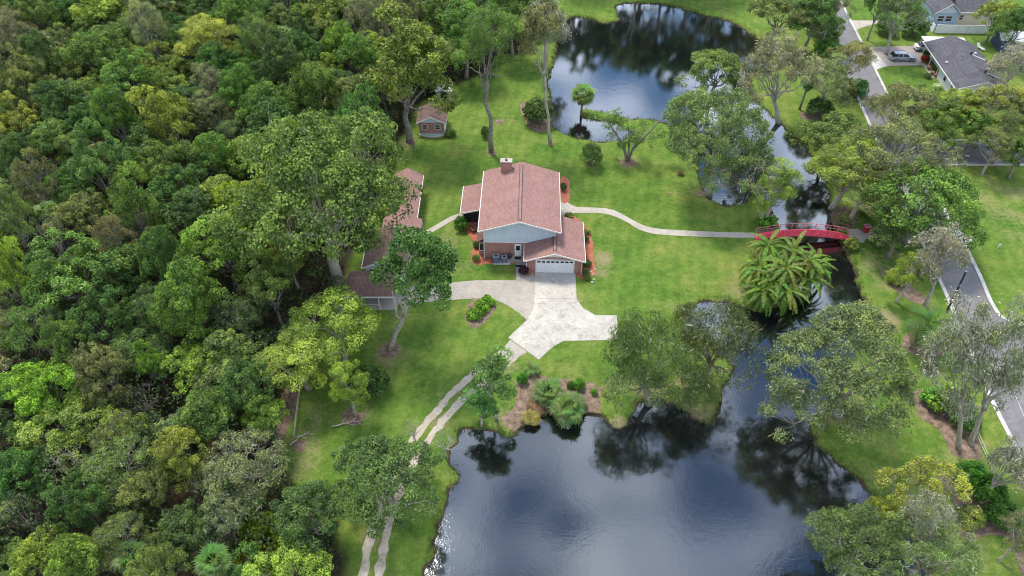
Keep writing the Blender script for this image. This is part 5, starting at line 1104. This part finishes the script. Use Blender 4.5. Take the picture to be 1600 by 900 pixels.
# ---- shrubs one can tell apart
for a in (('needle', 922, 258, 20, 'greypalm', 'rounded grey-green shrub alone on the lawn behind the house', 1.9),
    ('bush1', 840, 190, 26, 'dark', 'dark bushy shrub in a mulch bed at the left shore of the upper pond', 1.6), ('clipped', 759, 214, 9, 'dark', 'small dark clipped bush beside the tall pine trunk', 2.0),
    ('bush2', 580, 608, 32, 'dark', 'dark rounded palmetto-like shrub in the middle of the left lawn', 1.3),
    ('clipped', 816, 598, 10, (.05, .13, .02), 'round clipped bush at the left corner of the pond-side mulch bed', 1.9), ('clipped', 904, 606, 11, (.06, .14, .02), 'clipped bright green bush at the back of the pond-side mulch bed', 1.6), ('clipped', 892, 606, 8, (.04, .09, .02), 'darker clipped bush touching the bright one in the pond-side bed', 1.6), ('clipped', 928, 616, 6, 'leafy', 'smallest round bush at the right end of the pond-side bed', 1.8),
    ('bush2', 1478, 640, 34, 'bright', 'big bright green shrub in the mulch bed beside the forked grey trunk', 1.3), ('bush1', 1455, 628, 24, (.07, .16, .03), 'fresh green shrub at the left end of the roadside mulch bed', 1.3), ('bush1', 1506, 668, 24, 'dark', 'dark shrub at the foot of the forked grey trunk by the road', 1.6),
    ('bush1', 1505, 750, 28, (.045, .12, .02), 'deep green shrub at the top of the lower right mulch bed', 1.5), ('bush2', 1535, 775, 30, (.05, .125, .02), 'deep green shrub in the middle of the lower right mulch bed', 1.5), ('bush1', 1556, 812, 28, (.045, .11, .022), 'deep green shrub at the right end of the lower right mulch bed', 1.4), ('bush2', 1512, 812, 22, 'bright', 'bright leafy shrub at the bottom of the lower right mulch bed', 1.2),
    ('leafy', 1190, 352, 15, 'leafy', 'broad-leaved shrub at the left foot of the bridge', 1.1), ('leafy', 1205, 350, 12, 'bright', 'smaller broad-leaved shrub touching the left end of the bridge', 1.1), ('leafy', 1330, 386, 13, 'gold', 'golden-leaved shrub on the bank below the right end of the bridge', 1.2), ('needle', 1316, 348, 14, 'brown', 'rusty brown shrub on the bank above the right end of the bridge', 1.1),
    ('bush1', 1352, 332, 17, 'dark', 'dark round shrub just above the red bin', 1.4), ('leafy', 1400, 440, 18, 'ygreen', 'yellow-green leafy plant in the mulch bed right of the channel', 1.0), ('needle', 1376, 385, 16, 'brown', 'brown twiggy shrub beside the bridge landing paving', 1.3),
    ('bush2', 1278, 182, 22, 'dark', 'dense dark green shrub left of the road', 1.4), ('bush1', 1290, 98, 26, (.055, .125, .03), 'green shrub left of the road opposite the silver car', 1.5), ('bush2', 1278, 55, 24, (.05, .115, .03), 'green shrub left of the road opposite the upper drive', 1.5), ('bush1', 1338, 150, 20, (.04, .1, .035), 'bluish dark shrub at the left kerb below the paved drive', 1.4), ('bush1', 1318, 150, 20, 'olive', 'olive shrub left of the road beside the bluish one', 1.5),
    ('bush1', 1385, 52, 20, 'dark', 'dark shrub at the foot of the thick oak trunk in the front yard', 1.3), ('bush2', 1425, 56, 22, 'dark', 'dark shrub behind the bungalow carport', 1.3), ('bush1', 1448, 122, 6, 'dark', 'small dark shrub at the corner of the bungalow walkway', 1.4), ('clipped', 1463, 138, 7, (.4, .4, .3), 'pale flowering bush on the front lawn of the bungalow', 1.1), ('clipped', 1443, 97, 7, 'red', 'dark red-leaved bush at the bungalow end of the paved drive', 1.5),
    ('bush2', 720, 358, 12, (.05, .13, .025), 'tall leafy bush at the front corner of the screened porch', 2.0), ('clipped', 745, 386, 7, 'dark', 'dark bush under the bay window of the house', 1.6), ('clipped', 744, 407, 7, 'green', 'round clipped bush at the front left corner of the house', 1.5), ('clipped', 880, 298, 6, 'dark', 'dark bush against the right wall behind the path', 2.4),
    ('leafy', 888, 341, 8, 'olive', 'spiky olive plant between garden path and garage roof', 1.1), ('leafy', 917, 366, 6, 'gold', 'pale golden plant in the red mulch at the back of the garage', 1.4), ('clipped', 915, 377, 6, 'dark', 'dark bush halfway along the garage side wall', 1.6), ('clipped', 917, 416, 8, 'dark', 'dark bush at the front right corner of the garage', 1.5), ('clipped', 915, 429, 7, 'green', 'round clipped bush right of the garage door', 1.4), ('clipped', 918, 436, 6, 'green', 'lowest clipped bush at the end of the red mulch bed', 1.3),
    ('clipped', 818, 428, 9, 'plum', 'dark purple rounded shrub beside the walkway to the white door', 1.7), ('leafy', 705, 212, 9, 'green', 'leafy plant at the right corner of the brick playhouse', 1.2), ('clipped', 663, 368, 4, 'brown', 'small potted shrub at the outbuilding end of the side path', 1.3),
    ('leafy', 742, 494, 14, (.09, .2, .02), 'leafy green plant at the lower end of the island bed', 1.0), ('leafy', 752, 484, 14, (.09, .19, .02), 'leafy green plant in the middle of the island bed', 1.1), ('leafy', 762, 475, 12, (.11, .2, .025), 'leafy green plant at the upper end of the island bed', 1.1),
    ('leafy', 412, 838, 34, (.17, .19, .02), 'yellow-splashed croton at the bottom beside the grassy edge of the wood', 1.3), ('leafy', 450, 868, 34, (.13, .18, .02), 'yellow-green croton next to the lawn at the bottom edge', 1.3), ('leafy', 395, 880, 30, (.2, .2, .02), 'brightest yellow croton cut by the bottom edge', 1.3),
    ('needle', 830, 655, 18, (.16, .14, .05), 'straw-coloured ground shrub on the pond bank beside the mulch bed', 0.6), ('needle', 838, 636, 18, (.13, .085, .06), 'brown dry shrub spreading in the pond-side mulch bed', 0.5), ('needle', 1063, 273, 6, 'brown', 'tiny dark plant in a mulch ring on the lawn', 1.2)):
    bush(a[0], a[1], a[2], a[3], a[4], a[5], a[6])

# ---- palms: every frond is a part
def palm(name, label, p, trunk_h, r0, mesh, n, L0, sc, col, lean=(0, 0), skirt=0, seed=1, cat='palm'):
    rg = random.Random(seed); t = thing(name, label, cat, p)
    top = Vector((lean[0], lean[1], trunk_h))
    if trunk_h > 0.3:
        b = MB(); b.sm = True; b.tube([(0, 0, -0.2), top * 0.35, top * 0.7 + Vector((lean[0] * 0.1, 0, 0)), top], [r0 * 1.3, r0, r0 * 0.9, r0], 8); b.build('trunk', 'bark', t)
    for i in range(n):
        f = i / n; o = link(VAR[mesh].name.split('.')[0], VAR[mesh], t, top, color=[c * rg.uniform(0.8, 1.25) for c in COLS[col]])
        o.rotation_euler = (rg.uniform(-0.25, 0.25), R(-52 + 88 * f ** 0.8) + rg.uniform(-0.1, 0.1), 2.39996 * i + rg.uniform(-0.2, 0.2)); k = sc * rg.uniform(0.85, 1.12); o.scale = (k, k, k)
    for i in range(skirt):
        o = link('dead_frond', VAR[mesh], t, top - Vector((0, 0, 0.2)), color=(0.2, 0.15, 0.08)); o.rotation_euler = (0, R(50) + rg.uniform(-0.1, 0.3), rg.uniform(0, 6.28)); o.scale = (sc * 0.8,) * 3
    return t
palm('queen_palm', 'queen palm with leaning pale trunk in the mulch bed left of the road', G(1421, 546), 4.0, 0.16, 'queen_frond', 22, 0, 1.25, 'palm', (0.9, 0.4), 3, 2)
palm('sabal_palm', 'single fan palm on the grassy spit between inlet and upper pond', G(908, 178), 3.6, 0.18, 'fan', 28, 0, 1.35, 'green', (0.1, 0.2), 12, 3)
palm('sabal_palm', 'larger fan palm leaning over the water from the pond-side mulch bed', G(884, 644), 1.0, 0.2, 'fan', 30, 0, 1.25, 'greypalm', (0.2, -0.3), 3, 4)
palm('sabal_palm', 'fan palm with spiky leaves in the middle of the pond-side mulch bed', G(856, 622), 0.9, 0.2, 'fan', 28, 0, 1.15, 'greypalm', (0, 0), 4, 5)
palm('sabal_palm', 'small fan palm touching the right side of the two pond-side fan palms', G(898, 636), 0.6, 0.2, 'small_fan', 22, 0, 1.2, 'greypalm', (0, 0), 2, 6)
palm('small_palm', 'little spiky palm behind the round bush near the driveway tip', G(831, 583), 0.7, 0.12, 'fern_frond', 14, 0, 0.9, 'greypalm', (0, 0), 0, 7)
for i, (px, py, h, lab) in enumerate(((440, 52, 9, 'fan palm standing above the wood near the top edge'), (200, 560, 5, 'fan palm with pale drooping leaves in the dark gap of the wood'), (330, 880, 5, 'fan palm in the wood at the bottom edge left of the crotons'), (70, 330, 8, 'fan palm beside the dead tree at the left of the wood'), (290, 660, 5, 'dark fan palm low among the shrubs in the lower wood'), (1262, 130, 5, 'fan palm left of the road beside the dense dark shrub'), (1300, 60, 5, 'fan palm left of the road near the top'), (370, 560, 4, 'dark fan palm in the shade of the wood by the mulch strip'), (200, 870, 5, 'fan palm at the bottom edge of the wood'))):
    p = G(px, py, h); palm('sabal_palm', lab, (p.x, p.y, 0), h, 0.17, 'fan', 24, 0, 0.95, 'greypalm' if i in (0, 1, 3) else 'dark', (0.2, 0.1), 5, 20 + i)
dc = thing('date_palm_clump', 'big clump of arching feather palms at the channel bank below the bridge', 'palm', G(1215, 468))
o0 = G(1215, 468); rg = random.Random(9)
heads = [(1200, 385, 4.6), (1240, 395, 4.2), (1185, 418, 3.6), (1228, 420, 4.6), (1262, 408, 4.2), (1192, 455, 2.6), (1228, 455, 3.0), (1262, 435, 2.6), (1275, 415, 3.2), (1210, 440, 3.4)]
for hi, (px, py, hz) in enumerate(heads):
    top = G(px, py, hz) - o0; foot = Vector((top.x * 0.35, top.y * 0.35 + 0.4, -0.2))
    b = MB(); b.sm = True; b.tube([foot, foot * 0.6 + top * 0.4 + Vector((0, 0.2, 0.3)), top], [0.2, 0.17, 0.15], 7); b.build('stem', 'dark_bark', dc)
    for i in range(27):
        f = i / 27; key = 'date_frond' if rg.random() < 0.6 else 'date_frond_b'; o = link('frond', VAR[key], dc, top, color=[c * rg.uniform(0.75, 1.35) for c in (.115, .185, .03)])
        o.rotation_euler = (rg.uniform(-0.2, 0.2), R(-48 + 92 * f ** 0.8), 2.39996 * i + hi); k = rg.uniform(0.8, 1.05); o.scale = (k, k, k)

# ---- the wood on the left: the crowns one can tell apart
wood = [(160,25,42,'ygreen','tree2'),(60,30,36,'green','oak3'),(18,62,38,'greyolive','mossy1'),(150,88,48,'green','oak2'),(325,70,46,'yellow','feather1'),(30,130,40,'olive','oak1'),(100,168,42,'dark','oak4'),(205,128,44,'green','oak1'),(185,192,38,'green','oak3'),(265,192,44,'ygreen','oak5'),(378,150,32,'green','tree1'),(370,28,42,'green','oak2'),(232,50,34,'grey','mossy3'),(62,95,32,'dark','oak4'),(330,140,30,'grey','mossy2'),
 (520,28,46,'bright','oak4'),(528,70,30,'bright','oak2'),(572,38,34,'greyolive','mossy2'),(490,150,40,'green','oak5'),(562,182,38,'blue','oak2'),(630,24,40,'olive','mossy1'),(690,30,44,'green','oak3'),(420,170,44,'green','oak4'),(445,108,34,'dark','tree1'),(560,95,38,'green','oak3'),(408,70,34,'green','mossy1'),(480,60,30,'dark','oak1'),
 (160,268,46,'blue','oak1'),(270,262,50,'green','oak2'),(392,338,38,(.15,.18,.03),'oak5'),(348,398,70,'bright','oak3'),(62,298,38,'brown','mossy3'),(88,372,28,'grey','bare1'),(112,440,74,'green','oak1'),(258,412,38,'dark','oak4'),(182,392,32,'brown','mossy3'),(40,250,38,'dark','oak4'),(340,255,42,'green','oak3'),(215,330,40,'olive','oak5'),(292,470,52,'green','oak2'),(422,452,44,'green','oak1'),(18,440,34,'ygreen','oak5'),(450,395,30,'gold','feather2'),(20,350,40,'olive','mossy1'),
 (72,612,58,(.13,.2,.03),'oak2'),(302,500,44,'bright','oak5'),(160,505,50,'dark','oak1'),(240,575,22,'bright','tree2'),(58,520,44,'green','mossy1'),(160,592,46,'brown','oak3'),(385,612,50,'dark','oak3'),(330,652,44,'green','tree2'),(192,682,40,'ygreen','mossy2'),(418,655,34,'bright','tree2'),(110,545,36,'green','oak4'),(225,622,30,'grey','bare2'),
 (40,742,46,'dark','oak4'),(180,702,38,'olive','mossy3'),(108,732,36,'grey','bare1'),(282,715,46,'ygreen','oak3'),(232,768,40,'olive','oak5'),(378,738,68,'greyolive','mossy1'),(24,802,34,'grey','bare2'),(130,792,44,'dark','oak1'),(190,852,46,'olive','mossy1'),(292,832,50,'dark','oak3'),(60,872,42,'ygreen','oak2'),(350,812,44,'greyolive','mossy2'),(120,880,40,'bright','tree2'),(250,890,40,'olive','oak5')]
wr = random.Random(4)
WOOD_TREES = []
def wood_label(t, col, key, cx, cy, low):
    w = CWORD.get(col, 'yellow-green') if isinstance(col, str) else 'light yellow-green'
    nm = {'oak': 'spreading oak', 'tre': 'upright tree', 'mos': 'mossy oak', 'bar': 'bare twiggy tree', 'fea': 'feathery tree', 'gre': 'moss-hung tree'}[key[:3]]
    row = ('top edge', 'near top', 'upper part', 'above middle', 'below middle', 'lower part', 'near bottom', 'bottom edge')[int(min(7, max(0, cy / 900 * 8)))]
    lim = 880 - 0.42 * cy if cy < 600 else 560
    col_ = ('at the left edge', 'left', 'left of centre', 'right of centre', 'right', 'beside the lawn')[int(min(5, max(0, cx / lim * 6)))]
    WOOD_TREES.append([t, '%s%s %s, %s of wood, %s' % ('low ' if low else '', w if key[:3] != 'bar' else 'pale', nm, row, col_), cx, cy])
for cx, cy, rp, col, key in wood:
    h = wr.uniform(11.5, 15) * (0.62 if cy > 620 else 0.8 if cy > 470 else 1.0) * (0.8 if rp < 32 else 1)
    t = tree(key, cx, cy, rp * 1.08, h, col, '', wr.uniform(0, 6.28), 'trees of the wood on the left'); wood_label(t, col, key, cx, cy, False)
# ... and lower trees filling between them
def inside(x, y, poly): return poly_sdf(np.array([x]), np.array([y]), poly)[0] < 0
cand = []
for _ in range(5200):
    x, y = wr.uniform(-135, 22), wr.uniform(24, 176); cand.append((x, y))
sd_ = poly_sdf(np.array([c[0] for c in cand]), np.array([c[1] for c in cand]), FOREST); filled = []
for (x, y), s_ in zip(cand, sd_):
    if s_ > -1.0 or len(filled) > 230: continue
    r = wr.uniform(3.0, 4.9); h = min(12.5, r * wr.uniform(1.9, 2.6)) * (0.75 if y < 55 else 1); px, py = photo_pos((x, y, h * 0.59))
    if not (-45 < px < 900 and -25 < py < 960): continue
    if any((x - q[0]) ** 2 + (y - q[1]) ** 2 < (0.55 * q[2] + 0.5 * r) ** 2 for q in USED): continue
    key = wr.choice(['oak1', 'oak2', 'oak3', 'oak4', 'oak5', 'tree1', 'tree2', 'mossy1', 'mossy3', 'feather2', 'oak3', 'oak1', 'oak2', 'oak5']); col = wr.choice(['green', 'dark', 'olive', 'dark', 'bright', 'greyolive', 'dark', 'olive', 'dark', 'green', 'ygreen'])  # extra dark greens put the shade of the lower storey into the leaf colour
    t = spawn(key, x, y, r, h, col, '', None, 'trees of the wood on the left'); wood_label(t, col, key, px, py, True); filled.append((x, y))
byl = {}
for q in WOOD_TREES: byl.setdefault(q[1], []).append(q)
for lb, qs in byl.items():
    words = {1: [''], 2: [', left of two', ', right of two'], 3: [', left of three', ', middle of three', ', right of three'], 4: [', leftmost of four', ', second of four', ', third of four', ', rightmost of four']}.get(len(qs)) or [', %s from left' % k for k in ('first', 'second', 'third', 'fourth', 'fifth', 'sixth', 'seventh', 'eighth', 'ninth', 'tenth', 'eleventh', 'twelfth', 'thirteenth', 'fourteenth')]
    for q, w in zip(sorted(qs, key=lambda e: e[2]), words): q[0]['label'] = lb + w

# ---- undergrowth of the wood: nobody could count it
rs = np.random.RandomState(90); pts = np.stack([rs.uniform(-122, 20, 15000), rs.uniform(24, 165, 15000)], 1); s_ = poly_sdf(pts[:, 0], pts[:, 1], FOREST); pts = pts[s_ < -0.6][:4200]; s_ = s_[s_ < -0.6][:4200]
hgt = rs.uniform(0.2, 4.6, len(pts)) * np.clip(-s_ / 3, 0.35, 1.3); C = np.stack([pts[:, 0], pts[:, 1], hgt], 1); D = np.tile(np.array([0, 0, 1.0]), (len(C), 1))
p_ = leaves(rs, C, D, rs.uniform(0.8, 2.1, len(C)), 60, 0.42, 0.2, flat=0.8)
struct(link('undergrowth', np_mesh('undergrowth', p_[0], p_[1], 'leaf', p_[2]), color=(.045, .078, .024)), 'stuff')  # leaf colour darkened to paint in the shade between the crowns

# ---- grass and sedge fringing the water
rs = np.random.RandomState(91); n = len(WATER); seg = np.roll(WATER, -1, 0) - WATER; ln = np.linalg.norm(seg, axis=1); pick = rs.choice(n, 15000, p=ln / ln.sum())
w_ = 0.5 + 0.5 * np.sin(pick * 0.37) * np.sin(pick * 0.11 + 1.3); pick = pick[rs.uniform(size=len(pick)) < 0.25 + 0.75 * w_]; P = WATER[pick] + seg[pick] * rs.uniform(size=(len(pick), 1))
nrm = np.stack([-seg[pick][:, 1], seg[pick][:, 0]], 1) / (ln[pick][:, None] + 1e-9); P = P + nrm * rs.normal(0.25, 0.28, (len(P), 1)); dP = poly_sdf(P[:, 0], P[:, 1], WATER); P = P[(dP > -0.25) & (dP < 0.8)]; m_ = len(P)
hh = rs.uniform(0.15, 0.55, m_); a_ = rs.uniform(0, 6.28, m_); t_ = np.stack([np.cos(a_), np.sin(a_), np.zeros(m_)], 1) * 0.05; b0 = np.concatenate([P, np.full((m_, 1), -0.38)], 1); tip = b0 + np.stack([rs.normal(0, 0.16, m_), rs.normal(0, 0.16, m_), hh + 0.12], 1)
V = np.stack([b0 - t_, b0 + t_, tip + t_ * 0.4, tip - t_ * 0.4], 1).reshape(-1, 3)
struct(link('shore_grass', np_mesh('shore_grass', V, np.arange(len(V)).reshape(-1, 4), 'leaf', rs.uniform(0.1, 0.9, m_)), color=(.13, .15, .05)), 'stuff')

# ---- dead branches lying on the grass
def fallen_branch(px, py, L, rz, label, seed):
    rs = np.random.RandomState(seed); t = thing('fallen_branch', label, 'branch', G(px, py, 0.08), rz); b = MB(); b.sm = True
    main = [(x * L - L / 2, 0.25 * math.sin(2.2 * x) + rs.normal(0, 0.06), 0.05 + 0.1 * math.sin(3 * x)) for x in np.linspace(0, 1, 7)]
    b.tube(main, [0.09, 0.085, 0.075, 0.065, 0.05, 0.035, 0.02], 6); b.build('limb', 'pale_bark', t)
    for k in (2, 3, 4, 5):
        q = np.array(main[k]); e = q + np.array([0.35 * L * rs.uniform(0.4, 0.8), (-1) ** k * L * rs.uniform(0.12, 0.3), rs.uniform(0, 0.25)]); b = MB(); b.sm = True; b.tube(wiggle(rs, q, e, 3, 0.07), [0.045, 0.035, 0.025, 0.012], 5); b.build('twig', 'pale_bark', t)
fallen_branch(543, 664, 3.4, 0.2, 'pale fallen branch beside the mulch ring of the small yellowish tree', 1)
fallen_branch(470, 686, 2.6, 0.7, 'pale fallen branch at the stump ring near the short fence', 2)
fallen_branch(655, 788, 2.8, 0.15, 'pale dead branch on the grass between the wheel tracks and the pond', 3)
